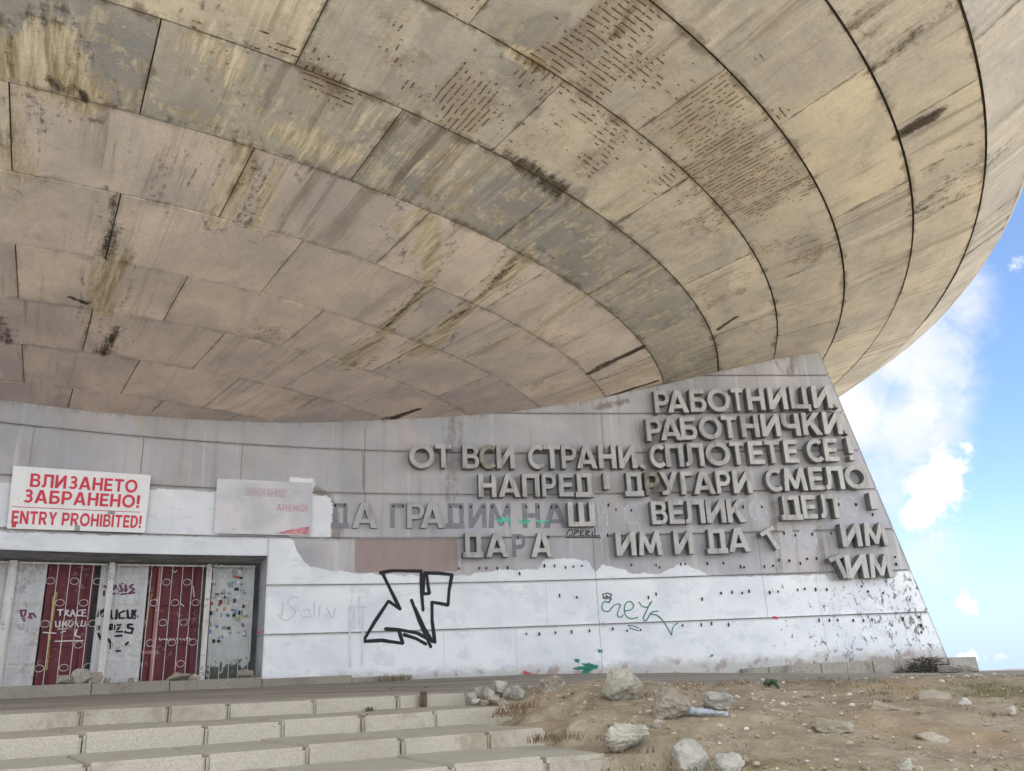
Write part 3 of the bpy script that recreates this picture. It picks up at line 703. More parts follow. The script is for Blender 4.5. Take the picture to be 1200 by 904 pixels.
# ---- entrance wall
XJ = -4.86; ZL = 2.245; XL = -14.0
XD = hit((310.5, 720))[0]; XJ = XD
def xr(z): return 9.0-.2475*(z+.14)
def px_wall(L, off=0.0): return [hit(p, off) for p in L]
# top edge of the white over-paint, from left to right (photo pixels)
TOPW = px_wall([(0, 623), (160, 627), (300, 629), (343, 630), (348, 645), (360, 664), (415, 672), (470, 674), (537, 674), (560, 672), (590, 668), (632, 667), (636, 655), (660, 655), (690, 658), (697, 672), (706, 662), (730, 668), (740, 673), (775, 672), (785, 666), (800, 660), (818, 668), (830, 674), (880, 675.5), (960, 673), (968, 674), (970, 681), (1048, 679), (1052, 669), (1075, 668)])
TX = np.array([p[0] for p in TOPW]); TZ = np.array([p[1] for p in TOPW])
def rect_sd(X, Z, x0, x1, z0, z1): return np.minimum(np.minimum(X-x0, x1-X), np.minimum(Z-z0, z1-Z))
RECTS = []
for (a, b) in (((172, 573), (252, 626)), ((362, 581), (388, 626)), ((-40, 562), (20, 622)), ((340, 560), (366, 626))):
    p, q = hit(a), hit(b); RECTS.append((p[0], q[0], 2.6, p[1]))
bp, bq = hit((416, 632)), hit((537, 670))
DIRT = px_wall([(755, 560), (775, 620), (762, 500), (905, 590), (985, 600), (700, 700), (925, 440)])
WST = [((533, 492), (527, 580), .30, .5), ((760, 515), (770, 590), .22, .7), ((752, 500), (758, 530), .2, .5), ((905, 580), (912, 668), .14, .55), ((960, 600), (963, 668), .16, .55), ((735, 470), (700, 478), .10, .7), ((560, 488), (740, 465), .10, .35), ((930, 420), (926, 437), .16, .6), ((905, 420), (918, 437), .08, .5),
       ((385, 590), (395, 625), .18, .7), ((320, 500), (300, 496), .1, .4), ((1000, 575), (905, 578), .08, .4), ((425, 530), (428, 600), .05, .55), ((372, 575), (385, 585), .12, .7), ((620, 560), (560, 590), .25, .25), ((200, 480), (520, 492), .10, .3), ((365, 612), (385, 628), .1, .8)]
WST = [(hit(a), hit(b), w, k) for a, b, w, k in WST]
def build_wall():
    Vs, Qs, UVs, Cs = [], [], [], []; base = 0
    zc = [-.9, .8, 1.7, 2.6, 3.5, 4.4, 5.3, 6.2, 7.3]; g = .011
    def slab(x0, x1f, z0, z1):
        nonlocal base
        nz = max(3, int((z1-z0)/.05)+1); nx = max(3, int((x1f(z0)-x0)/.055)+1)
        T, Z = np.meshgrid(np.linspace(0, 1, nx), np.linspace(z0, z1, nz), indexing='ij')
        X = x0+(x1f(Z)-x0)*T
        rad = np.hypot(X-AX[0], plan(X)-AX[1]); Zc = np.minimum(Z, zs(rad)+.25)
        P = wpt(X, Zc, .0015*fbm(X*3, Zc*3, 2)); V = np.stack(P, -1).reshape(-1, 3)
        n, m = nx, nz; Q = [grid_idx(n, m, base)[:, ::-1]]
        bidx = np.concatenate([np.arange(m), np.arange(1, n)*m+m-1, (n-1)*m+np.arange(m-2, -1, -1), np.arange(n-2, 0, -1)*m])
        Bk = np.stack(wpt(X.ravel()[bidx], Zc.ravel()[bidx], -.035+0*bidx), -1)
        kk = len(bidx); top = base+n*m+np.arange(kk); bot = base+bidx
        Q.append(np.stack([bot, np.roll(bot, -1), np.roll(top, -1), top], 1))
        V = np.concatenate([V, Bk])
        Xf, Zf = X.ravel(), Zc.ravel()
        wd = np.interp(Xf, TX, TZ)-Zf
        for (a0, a1, b0, b1) in RECTS: wd = np.maximum(wd, rect_sd(Xf, Zf, a0, a1, b0, b1))
        chip = np.clip((Xf-4.6)/2.2, 0, 1)*np.clip((1.75-Zf)/.2, 0, 1)*.8+np.clip(1-np.abs(Xf-1.6)/.35, 0, 1)*np.clip(1-np.abs(Zf-.75)/.9, 0, 1)*.5-.25*(Xf < 0)
        brn = rect_sd(Xf, Zf, bp[0], bq[0], bq[1], bp[1])
        dr = np.zeros_like(Xf)
        for (p, q, w, k) in WST:
            dx, dz = q[0]-p[0], q[1]-p[1]; tt = np.clip(((Xf-p[0])*dx+(Zf-p[1])*dz)/(dx*dx+dz*dz+1e-9), 0, 1)
            d = np.hypot(Xf-p[0]-tt*dx, Zf-p[1]-tt*dz)/w; dr = np.maximum(dr, k*np.clip(1.4-d, 0, 1))
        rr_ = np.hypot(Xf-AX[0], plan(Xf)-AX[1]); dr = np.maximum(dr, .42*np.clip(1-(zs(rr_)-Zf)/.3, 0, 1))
        c = np.stack([np.clip(wd, -.5, .5), chip, np.clip(brn, -.5, .5), dr], -1); c2 = c[bidx].copy(); c2[:, 0] = -.5; c2[:, 3] = .9
        uv = np.stack([Xf*1.06, Zf], -1)
        Vs.append(V); Qs.extend(Q); UVs.append(np.concatenate([uv, uv[bidx]])); Cs.append(np.concatenate([c, c2])); base += len(V)
    for i in range(len(zc)-1):
        z0, z1 = zc[i]+(g if i else 0), zc[i+1]-g
        if i < 2: slab(XJ, xr, z0, z1)
        elif i == 2:
            slab(XJ, xr, z0, z1); slab(XL, lambda z: XJ-.0015+0*z, ZL, z1)
        else: slab(XL, xr, z0, z1)
    o = np_mesh('wall', np.concatenate(Vs), np.concatenate(Qs), M_WALL, None, np.concatenate(UVs), {'paint': np.concatenate(Cs)}, smooth=False)
    addpart(o)
    # core of the wall behind the facing: closes joints, slanted end and back
    mb = MB()
    def core(x0, x1, z0, z1, n):
        for i in range(n):
            pa = []
            for zz in (z0, z1):
                a = x0+(x1(zz)-x0)*i/n; b_ = x0+(x1(zz)-x0)*(i+1)/n
                rad = lambda x, off: float(zs(math.hypot(x-AX[0], plan(x)-off*0-AX[1])))+.25
                pa += [wpt(a, min(zz, rad(a, 0)), -.03), wpt(b_, min(zz, rad(b_, 0)), -.03), wpt(b_, min(zz, rad(b_, 0)), -1.4), wpt(a, min(zz, rad(a, 0)), -1.4)]
            mb.hexa(pa)
    core(XJ+.002, lambda z: xr(z)-.004, -.9, 2.6, 18); core(XL, lambda z: xr(z)-.004, 2.6, 7.28, 40); core(XL, lambda z: XJ+.001, ZL+.002, 2.597, 14)
    o2 = mb.build('wall_core', M_PLINTH); o2.parent = o
    return o
WALL = build_wall()
def on_wall(o): o.parent = WALL; return o

# ---- recessed entrance: back plane at 1 m, soffit, jamb
DEP = -1.0
def curve_strip(name, mat, x0, x1, n, prof, parent=None):
    """prof: list of (z, off); one sheet along the wall curve"""
    V = []; xs = np.linspace(x0, x1, n)
    for x in xs:
        for z, off in prof: V.append(wpt(x, z, off))
    o = np_mesh(name, np.array(V), grid_idx(n, len(prof)), mat); return o
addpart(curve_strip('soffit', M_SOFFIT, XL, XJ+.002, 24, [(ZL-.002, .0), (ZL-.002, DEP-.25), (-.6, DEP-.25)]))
mb = MB(); a, b_ = XJ, XJ+.16
for z0, z1 in ((-.8, .795), (.815, 1.69), (1.71, ZL)):
    mb.hexa([wpt(XJ-.004, z0, -.003), wpt(b_, z0, -.045), wpt(b_, z0, DEP-.3), wpt(XJ-.004, z0, DEP-.3), wpt(XJ-.004, z1, -.003), wpt(b_, z1, -.045), wpt(b_, z1, DEP-.3), wpt(XJ-.004, z1, DEP-.3)])
addpart(mb.build('door_jamb', M_JAMB))

# sill ledge running under the doors and on along the foot of the wall
def ledge():
    mb = MB(); x = -13.6; r_ = random.Random(3)
    xend = hit((480, 797))[0]
    while x < xend:
        L = 1.05+r_.random()*.5; x2 = min(x+L, xend); n = 3
        zt = float(np.interp(x+L/2, [-9, XJ, xend], [.10, .045, -.03]))+r_.uniform(-.006, .006); zb = zt-.35
        inn = DEP-.2 if x2 < XJ-.4 else .004
        for i in range(n):
            a_ = x+(x2-x-.012)*i/n; b2 = x+(x2-x-.012)*(i+1)/n
            ia = DEP-.2 if a_ < XJ-.05 else .004
            if a_ < XJ-.05 < b2: b2 = b2
            o1 = .34+r_.uniform(0, .004)
            mb.hexa([wpt(a_, zb, o1), wpt(b2, zb, o1), wpt(b2, zb, ia), wpt(a_, zb, ia), wpt(a_, zt, o1), wpt(b2, zt, o1), wpt(b2, zt, ia), wpt(a_, zt, ia)])
        x = x2
    return addpart(mb.build('sill', M_SILL))
ledge()
# plinth under the right-hand end of the wall
def plinth():
    mb = MB(); xs0 = hit((868, 783), .05)[0]
    stops = list(np.linspace(xs0, 8.9, 9))
    zt = lambda x: float(np.interp(x, [xs0, 6.4, 9.5], [-.19, -.14, -.13]))
    for i in range(8):
        a_, b2 = stops[i]+.006, stops[i+1]-.006
        o1 = .14+.01*(i % 2)
        mb.hexa([wpt(a_, -1.2, o1), wpt(b2, -1.2, o1), wpt(b2, -1.2, .003), wpt(a_, -1.2, .003), wpt(a_, zt(a_), o1-.02), wpt(b2, zt(b2), o1-.02), wpt(b2, zt(b2), .003), wpt(a_, zt(a_), .003)])
    a_, b2 = 8.906, 9.62
    mb.hexa([wpt(a_, -1.2, .17), wpt(b2, -1.2, .15), wpt(b2, -1.2, -1.5), wpt(a_, -1.2, -1.5), wpt(a_, -.17, .16), wpt(b2-.06, -.16, .13), wpt(b2-.06, -.16, -1.5), wpt(a_, -.17, -1.5)])
    return addpart(mb.build('plinth', M_PLINTH))
plinth()

# ---- doors
def door_box(x0, x1, z0, z1, off, th, mb):
    mb.hexa([wpt(x0, z0, off), wpt(x1, z0, off), wpt(x1, z0, off-th), wpt(x0, z0, off-th), wpt(x0, z1, off), wpt(x1, z1, off), wpt(x1, z1, off-th), wpt(x0, z1, off-th)])
def dx(px): return hit((px, 730), DEP)[0]
ZB, ZT = -.04, 2.16
def door(px0, px1, mat, stiles=True, label=None, x0=None):
    mb = MB(); a = dx(px0) if x0 is None else x0; b = dx(px1)-.012
    door_box(a, b, ZB, ZT, DEP-.03, .04, mb)
    w = .09
    if stiles:
        for p, q in ((a, a+w), (b-w, b)): door_box(p, q, ZB, ZT, DEP+.012, .042, mb)
        for z0 in (ZB, .72, 1.42, ZT-.12): door_box(a+w+.002, b-w-.002, z0, z0+.11, DEP+.006, .036, mb)
    o = addpart(mb.build('door', mat)); 
    if label: o['label'] = label
    return o
D0 = door(0, 49, M_WDOOR, False, 'white flat door panel at the left edge of the photo', -9.0)
D1 = door(50, 106, M_RDOOR, True, 'maroon door with white scrawls and a yellow rust streak')
D2 = door(112, 170, M_WDOOR, False, 'white door panel with black spray tag')
D3 = door(171, 233, M_RDOOR, True, 'maroon door with a broken pale stile')
D4 = door(246, 296.5, M_SDOOR, False, 'greenish white panel covered in stickers and moss')
# horizontal ribs of the corrugated white panels are thin battens
mb = MB()
for (p, q, xx) in ((0, 49, -9.0), (112, 170, None)):
    a = xx or dx(p)
    for z in (.45, .95, 1.45, 1.95):
        mb = MB(); door_box(a+.03, dx(q)-.05, z, z+.035, DEP-.012, .016, mb); o = mb.build('batten', M_WDOOR); o.parent = D0 if p == 0 else D2
# security grille : posts, bars and rings
def post(px, w, mat=M_BAR):
    mb = MB(); a = hit((px, 730), DEP+.16)[0]
    door_box(a-w/2, a+w/2, ZB, ZT+.02, DEP+.19, .06, mb)
    return addpart(mb.build('grille_post', mat))
for px, w in ((6, .10), (124.5, .085), (241, .085)): post(px, w)
def grille(px0, px1, name):
    a, b = hit((px0, 730), DEP+.16)[0], hit((px1, 730), DEP+.16)[0]
    n = max(3, round((b-a)/.148)); mb = MB(); xs = np.linspace(a+.06, b-.06, n); r_ = random.Random(int(px0))
    for i, x in enumerate(xs):
        lean = r_.uniform(-.012, .012)
        mb.tube([wpt(x+lean, ZB, DEP+.165), wpt(x, ZT, DEP+.165)], .0068, 6)
    for z in (.03, ZT-.03): door_box(a+.02, b-.02, z, z+.03, DEP+.18, .012, mb)
    o = addpart(mb.build('grille', M_BAR, smooth=False))
    rb = MB(); step_ = xs[1]-xs[0]
    for k, z in enumerate((.36, .74, 1.10, 1.46, 1.84)):
        for i in range(n-1):
            if (i+k) % 2: continue
            if r_.random() < .08: continue
            xm = (xs[i]+xs[i+1])/2; rad = step_*.37
            rb = MB(); rb.tube([wpt(xm+rad*math.cos(t), z+rad*math.sin(t), DEP+.165) for t in np.linspace(0, 2*math.pi, 21)[:-1]], .0058, 6, closed=True)
            q = rb.build('ring', M_BAR, smooth=True); q.parent = o
    return o
grille(10, 121, 'a'); grille(128, 238, 'b'); grille(244, 297, 'c'); grille(-90, 2, 'd')

# ---- plain helpers that lay a ribbon of paint on a curved surface
_lay = [0]
def smooth_px(st):
    st = np.array(st, float)
    if len(st) < 3: return [tuple(p) for p in st]
    P = np.concatenate([[2*st[0]-st[1]], st, [2*st[-1]-st[-2]]]); out = []
    for i in range(1, len(P)-2):
        for k in range(5):
            f = k/5; a, b, c, d = P[i-1], P[i], P[i+1], P[i+2]
            out.append(tuple(.5*((2*b)+(-a+c)*f+(2*a-5*b+4*c-d)*f*f+(-a+3*b-3*c+d)*f**3)))
    return out+[tuple(st[-1])]
def strokes_mesh(name, strokes, mat, width, off0, parent, off_surface=0.0, taper=True):
    """strokes: lists of photo pixels; each becomes a mitred strip a few millimetres proud of the surface"""
    if len(strokes) > 1:            # marks that do not touch become parts of their own
        A_ = [np.array([hit(p, off_surface) for p in q]) for q in strokes]
        def dens(a): return np.concatenate([a[i]+(a[i+1]-a[i])*np.linspace(0, 1, 8)[:, None] for i in range(len(a)-1)])
        A_ = [dens(a) for a in A_]; grp = list(range(len(A_)))
        for i in range(len(A_)):
            for j in range(i):
                if np.min(np.hypot(A_[i][:, None, 0]-A_[j][None, :, 0], A_[i][:, None, 1]-A_[j][None, :, 1])) < width*.8+.03:
                    a_, b_ = grp[i], grp[j]; grp = [b_ if q == a_ else q for q in grp]
        ids = sorted(set(grp))
        if len(ids) > 1:
            for q in ids: o = strokes_mesh(name, [st for st, g__ in zip(strokes, grp) if g__ == q], mat, width, off0, parent, off_surface)
            return o
    V, Fc = [], []
    for st in strokes:
        pts = [np.array(hit(p, off_surface)) for p in st]
        # split at sharp corners
        segs = [[pts[0]]]
        for i in range(1, len(pts)):
            segs[-1].append(pts[i])
            if i < len(pts)-1:
                d0, d1 = pts[i]-pts[i-1], pts[i+1]-pts[i]
                if np.dot(d0, d1) < .25*np.linalg.norm(d0)*np.linalg.norm(d1): segs.append([pts[i]])
        for sg in segs:
            _lay[0] = (_lay[0]+1) % 24; off = off_surface+off0+_lay[0]*.00025
            P = []
            for i in range(len(sg)-1):
                L = np.linalg.norm(sg[i+1]-sg[i]); n = max(1, int(L/.06))
                P += [sg[i]+(sg[i+1]-sg[i])*j/n for j in range(n)]
            P.append(sg[-1]); P = np.array(P)
            d = np.gradient(P, axis=0); d /= np.linalg.norm(d, axis=1, keepdims=True)+1e-9
            nn = np.stack([-d[:, 1], d[:, 0]], 1)
            P = np.concatenate([[P[0]-d[0]*width*.35], P, [P[-1]+d[-1]*width*.35]]); nn = np.concatenate([[nn[0]*.35], nn, [nn[-1]*.35]])
            b = len(V)
            for i, (p, q) in enumerate(zip(P, nn)):
                w = width*.5*(1+.10*math.sin(i*.55+_lay[0]))
                for s_ in (-1, 1):
                    r_ = p+q*s_*w; V.append(wpt(r_[0], r_[1], off))
            Fc += [(b+2*i, b+2*i+1, b+2*i+3, b+2*i+2) for i in range(len(P)-1)]
    o = mesh_obj(name, V, Fc, mat); o.parent = parent
    return o
def zp(ox, oy, sc, L): return [[(ox+x*sc, oy+y*sc) for x, y in s] for s in L]

# ================================================================== GLYPHS (bold geometric capitals)
def arc(cx, cy, rx, ry, a0, a1, n=10): return [(cx+rx*math.cos(R(a0+(a1-a0)*i/n)), cy+ry*math.sin(R(a0+(a1-a0)*i/n))) for i in range(n+1)]
t_ = .22; H_ = .19
def _P(w=.78): return w, [[(0, 0), (t_, 0), (t_, .34)]+arc(w-.33, .67, .33, .33, -90, 90)+[(0, 1)], [(t_, .53), (t_, .82)]+arc(w-.34, .675, .145, .145, 90, -90)]
def _O(w=1.04): return w, [arc(w/2, .5, w/2, .52, 0, 360, 36)[:-1], arc(w/2, .5, w/2-.21, .32, 360, 0, 32)[:-1]]
def _C(w=.86): return w, [arc(.5, .5, .5, .52, 48, 312, 26)+[(.5+.27*math.cos(R(-42)), .5+.30*math.sin(R(-46)))]+arc(.5, .5, .29, .32, 312, 48, 22)]
def _A(w=.96): return w, [[(0, 0), (.235, 0), (.30, .19), (w-.30, .19), (w-.235, 0), (w, 0), (w/2+.14, 1), (w/2-.14, 1)], [(.355, .36), (w/2, .74), (w-.355, .36)]]
def _B(w=.78): return w, [[(0, 0)]+arc(w-.30, .30, .30, .30, -90, 76, 9)+[(w-.12, .56)]+arc(w-.31, .75, .27, .25, -40, 90, 8)+[(0, 1)], [(t_, .17), (t_, .44)]+arc(w-.31, .305, .12, .135, 90, -90, 8), [(t_, .60), (t_, .83)]+arc(w-.34, .715, .11, .115, 90, -90, 8)]
def _D(w=.80): return w, [[(0, 0)]+arc(w-.45, .5, .45, .5, -90, 90, 14)+[(0, 1)], [(t_, .18), (t_, .82)]+arc(w-.45, .5, .23, .32, 90, -90, 12)]
def _H(w=.82): return w, [[(0, 0), (t_, 0), (t_, .41), (w-t_, .41), (w-t_, 0), (w, 0), (w, 1), (w-t_, 1), (w-t_, .60), (t_, .60), (t_, 1), (0, 1)]]
def _I(w=.86): return w, [[(0, 0), (.21, 0), (w-t_, .60), (w-t_, 0), (w, 0), (w, 1), (w-.21, 1), (t_, .40), (t_, 1), (0, 1)]]
def _N(w=.84): return w, [[(0, 0), (t_, 0), (t_, .62), (w-.22, 0), (w, 0), (w, 1), (w-t_, 1), (w-t_, .38), (.22, 1), (0, 1)]]
def _R(w=.82): return w, [[(0, 0), (t_, 0), (t_, .37), (.34, .37), (w-.26, 0), (w, 0), (w-.24, .42)]+arc(w-.36, .70, .31, .30, -60, 90, 10)+[(0, 1)], [(t_, .55), (t_, .82)]+arc(w-.36, .685, .125, .135, 90, -90, 8)]
def _T(w=.78): return w, [[(w/2-t_/2, 0), (w/2+t_/2, 0), (w/2+t_/2, .81), (w, .81), (w, 1), (0, 1), (0, .81), (w/2-t_/2, .81)]]
def _Z(w=.74): # Cyrillic Ze
    return w, [[(0, .14)]+arc(.40, .30, .34, .30, 225, 425, 14)+[(w-.12, .53)]+arc(.40, .73, .31, .27, -30, 140, 12)+[(.27, .74)]+arc(.40, .725, .12, .11, 150, -88, 8)+[(.26, .61), (.26, .44), (.40, .44)]+arc(.40, .305, .135, .135, 88, -140, 9)]
G = {
'Р': _P(), 'P': _P(), 'О': _O(), 'O': _O(), 'С': _C(), 'А': _A(), 'В': _B(), 'B': _B(), 'D': _D(), 'Н': _H(), 'H': _H(), 'И': _I(), 'N': _N(), 'R': _R(), 'Т': _T(), 'T': _T(), 'З': _Z(),
'Б': (.78, [[(0, 0)]+arc(.47, .315, .31, .315, -90, 90)+[(t_, .63), (t_, .82), (.70, .82), (.70, 1), (0, 1)], [(t_, .18), (t_, .455)]+arc(.45, .3175, .13, .1375, 90, -90)]),
'Ц': (.94, [[(0, 0), (.80, 0), (.80, -.13), (.94, -.13), (.94, .19), (.82, .19), (.82, 1), (.60, 1), (.60, .19), (t_, .19), (t_, 1), (0, 1)]]),
'Ч': (.80, [[(.58, 0), (.80, 0), (.80, 1), (.58, 1), (.58, .53), (.40, .53)]+arc(.36, .67, .14, .14, 270, 180, 5)+[(t_, 1), (0, 1)]+arc(.34, .67, .34, .34, 180, 270, 8)+[(.58, .33)]]),
'К': (.84, [[(0, 0), (t_, 0), (t_, .34), (.32, .46), (.56, 0), (.84, 0), (.47, .60), (.81, 1), (.53, 1), (t_, .60), (t_, 1), (0, 1)]]),
'П': (.82, [[(0, 0), (t_, 0), (t_, .81), (.60, .81), (.60, 0), (.82, 0), (.82, 1), (0, 1)]]),
'Л': (.88, [[(0, 0), (.13, 0), (.25, .04), (.31, .16), (.33, .34), (.33, .81), (.66, .81), (.66, 0), (.88, 0), (.88, 1), (.12, 1), (.12, .34), (.10, .22), (.06, .185), (0, .185)]]),
'Е': (.68, [[(0, 0), (.68, 0), (.68, .19), (t_, .19), (t_, .41), (.62, .41), (.62, .59), (t_, .59), (t_, .81), (.67, .81), (.67, 1), (0, 1)]]),
'М': (1.02, [[(0, 0), (.205, 0), (.25, .56), (.43, .08), (.59, .08), (.77, .56), (.815, 0), (1.02, 0), (.92, 1), (.74, 1), (.51, .40), (.28, 1), (.10, 1)]]),
'Д': (.88, [[(0, -.03), (.88, -.03), (.88, .20), (.80, .20), (.80, 1), (.10, 1), (.10, .20), (0, .20)], [(.31, .19), (.31, .82), (.59, .82), (.59, .19)]]),
'У': (.86, [[(.08, 0), (.30, 0)]+arc(.30, .20, .20, .20, -80, -20, 4)+[(.86, 1), (.61, 1), (.44, .58), (.26, 1), (0, 1), (.33, .33), (.28, .21), (.22, .18), (.08, .18)]]),
'Г': (.64, [[(0, 0), (t_, 0), (t_, .81), (.64, .81), (.64, 1), (0, 1)]]),
'Ш': (1.08, [[(0, 0), (1.08, 0), (1.08, 1), (.86, 1), (.86, .19), (.65, .19), (.65, 1), (.43, 1), (.43, .19), (t_, .19), (t_, 1), (0, 1)]]),
'!': (.26, [[(.02, 0), (.24, 0), (.24, .21), (.02, .21)], [(.02, .30), (.24, .30), (.26, 1), (0, 1)]]),
'|': (.24, [[(.0, .30), (.24, .30), (.24, 1), (0, 1)]]),
',': (.28, [[(.10, .22), (.28, .06), (.22, -.02), (0, .12)]]),
'I': (t_, [[(0, 0), (t_, 0), (t_, 1), (0, 1)]]),
'Y': (.86, [[(.32, 0), (.54, 0), (.54, .42), (.86, 1), (.61, 1), (.43, .62), (.25, 1), (0, 1), (.32, .42)]]),
'E': None, '-': (.4, [[(0, .4), (.4, .4), (.4, .58), (0, .58)]]),
}
G['E'] = G['Е']
_gm = {}
def glyph_mesh(ch, depth, bevel):
    """glyph of unit height and unit width as a solid mesh; x to the right, y up, z from 0 to depth"""
    key = (ch, depth, bevel)
    if key in _gm: return _gm[key]
    w, loops = G[ch]
    cu = bpy.data.curves.new('glyph', 'CURVE'); cu.dimensions = '2D'; cu.fill_mode = 'BOTH'
    for lp in loops:
        s_ = cu.splines.new('POLY'); s_.points.add(len(lp)-1); s_.use_cyclic_u = True
        for q, (x, y) in zip(s_.points, lp): q.co = (x, y, 0, 1)
    cu.extrude = max(depth/2-bevel, 0); cu.bevel_depth = bevel; cu.bevel_resolution = 1; cu.offset = -bevel
    ob = bpy.data.objects.new('glyph', cu); COL.objects.link(ob)
    me = bpy.data.meshes.new_from_object(ob.evaluated_get(bpy.context.evaluated_depsgraph_get()))
    bpy.data.objects.remove(ob)
    for v in me.vertices: v.co.z += depth/2
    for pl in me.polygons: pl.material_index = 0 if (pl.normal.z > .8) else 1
    _gm[key] = me; me.name = 'letter'
    return me

# ================================================================== CONCRETE LETTERS
LOFF = .25        # front face stands this far off the wall
def letter_matrix(X, z, w, h, depth, gap, rot=0.0):
    n = nrm(X); tx = Vector((-n.y, n.x, 0)); upv = Vector((0, 0, 1))
    if rot: c_, s_ = math.cos(rot), math.sin(rot); tx, upv = tx*c_+upv*s_, upv*c_-tx*s_
    base = Vector(wpt(X, z, gap))
    M4 = Matrix(((tx.x*w, upv.x*h, n.x*depth, base.x), (tx.y*w, upv.y*h, n.y*depth, base.y), (tx.z*w, upv.z*h, n.z*depth, base.z), (0, 0, 0, 1)))
    return M4
ORD = ['first', 'second', 'third', 'fourth', 'fifth', 'sixth', 'seventh', 'eighth', 'ninth', 'tenth']
def put_letter(ch, x0, x1, yt, yb, label, rot=0.0, thin=False, mat=None):
    lo = .10 if thin else LOFF; gap = .012 if thin else .045
    a = hit((x0, (yt+yb)/2), lo); b = hit((x1, (yt+yb)/2), lo)
    tt = hit(((x0+x1)/2, yt), lo)[1]; bb = hit(((x0+x1)/2, yb), lo)[1]
    w = (b[0]-a[0])*math.sqrt(1+slope(a[0])**2); h = tt-bb
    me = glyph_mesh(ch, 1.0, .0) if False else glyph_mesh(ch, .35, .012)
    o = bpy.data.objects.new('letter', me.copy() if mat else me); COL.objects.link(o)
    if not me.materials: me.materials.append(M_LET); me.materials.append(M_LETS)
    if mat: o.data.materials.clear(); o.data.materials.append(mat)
    gw = G[ch][0]
    sx = w/gw
    o.matrix_world = letter_matrix(a[0], bb, sx, h, (lo-gap)/.35, gap, rot)
    setp(o, label, 'letter', 'raised concrete letters on the wall')
    return o
def word(chars, rowname, wordname, boxes, y0, y1, hgt, last=None, mats=None):
    """boxes: photo x-extents of each letter; y0,y1 baselines at the first left and the last right edge"""
    xs0, xs1 = boxes[0][0], boxes[-1][1]
    for i, (ch, (a, b)) in enumerate(zip(chars, boxes)):
        yb = y0+(y1-y0)*((a+b)/2-xs0)/(xs1-xs0); yt = yb-hgt
        k = {'О': (1.0, .4), 'С': (.8, .4)}.get(ch)
        if ch == ',':
            lab = f'small slanted concrete comma after {wordname} in the {rowname} row'
            yb = yb+1; yt = yb-hgt
        elif ch in '!|': lab = f'concrete exclamation mark after {wordname} in the {rowname} row'
        else: lab = f'grey concrete letter {ch}, {ORD[i]} in the word {wordname}, {rowname} row'
        put_letter(ch, a, b, yt, yb, lab, mat=(mats or {}).get(i))
M_LETD = None
def letter_dirty():
    m, t, b = new_mat('letter_stained'); g_ = t.n('ShaderNodeNewGeometry').outputs['Position']
    n1 = t.noise(g_, 4, 6, .7); n2 = t.noise(g_, 25, 5, .7)
    c = t.mix(t.step(n1, .35, .65), (.16, .14, .11, 1), (.34, .32, .29, 1)); c = t.mix(t.mul(t.step(n2, .5, .7), .5), c, (.09, .075, .055, 1))
    finish(t, b, c, .9, t.add(n1, n2), .006, .6); return m
M_LETD = letter_dirty()
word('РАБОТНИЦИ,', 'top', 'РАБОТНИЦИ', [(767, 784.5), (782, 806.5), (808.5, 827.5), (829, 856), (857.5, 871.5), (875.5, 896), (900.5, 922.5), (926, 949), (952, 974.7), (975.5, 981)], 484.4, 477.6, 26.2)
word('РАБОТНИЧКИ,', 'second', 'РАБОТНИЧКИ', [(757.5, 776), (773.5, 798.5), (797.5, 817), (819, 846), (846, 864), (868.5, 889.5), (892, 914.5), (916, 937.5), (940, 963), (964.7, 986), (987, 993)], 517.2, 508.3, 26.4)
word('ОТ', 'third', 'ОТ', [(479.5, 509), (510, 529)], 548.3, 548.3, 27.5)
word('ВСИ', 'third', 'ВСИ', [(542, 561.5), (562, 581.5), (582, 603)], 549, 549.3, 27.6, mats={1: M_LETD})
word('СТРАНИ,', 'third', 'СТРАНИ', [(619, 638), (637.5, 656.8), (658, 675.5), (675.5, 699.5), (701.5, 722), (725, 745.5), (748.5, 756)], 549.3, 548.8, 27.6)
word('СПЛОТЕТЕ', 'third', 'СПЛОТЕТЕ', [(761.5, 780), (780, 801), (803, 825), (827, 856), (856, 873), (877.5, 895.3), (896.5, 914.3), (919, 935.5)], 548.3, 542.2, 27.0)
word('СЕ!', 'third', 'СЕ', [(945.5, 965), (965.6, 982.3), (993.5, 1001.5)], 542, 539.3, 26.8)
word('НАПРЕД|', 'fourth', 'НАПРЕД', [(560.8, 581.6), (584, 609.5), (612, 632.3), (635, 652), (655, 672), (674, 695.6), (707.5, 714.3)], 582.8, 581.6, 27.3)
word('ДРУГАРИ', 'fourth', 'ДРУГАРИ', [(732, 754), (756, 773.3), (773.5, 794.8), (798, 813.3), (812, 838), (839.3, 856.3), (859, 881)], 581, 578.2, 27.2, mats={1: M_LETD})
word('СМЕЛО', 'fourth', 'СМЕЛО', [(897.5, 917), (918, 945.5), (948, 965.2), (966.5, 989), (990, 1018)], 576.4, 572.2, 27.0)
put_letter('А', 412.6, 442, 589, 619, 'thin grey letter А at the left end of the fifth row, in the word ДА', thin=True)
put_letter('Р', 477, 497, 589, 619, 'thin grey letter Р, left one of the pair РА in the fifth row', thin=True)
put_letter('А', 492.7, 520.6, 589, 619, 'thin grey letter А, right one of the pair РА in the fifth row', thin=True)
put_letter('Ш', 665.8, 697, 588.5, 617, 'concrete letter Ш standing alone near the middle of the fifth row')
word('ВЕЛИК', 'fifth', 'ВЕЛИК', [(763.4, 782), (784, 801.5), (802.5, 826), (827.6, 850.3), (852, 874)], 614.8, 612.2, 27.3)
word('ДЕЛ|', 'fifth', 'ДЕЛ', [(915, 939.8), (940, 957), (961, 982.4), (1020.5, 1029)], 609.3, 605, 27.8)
word('ДА', 'sixth', 'ДА', [(542.4, 566), (569, 596)], 652.6, 653.2, 28.5)
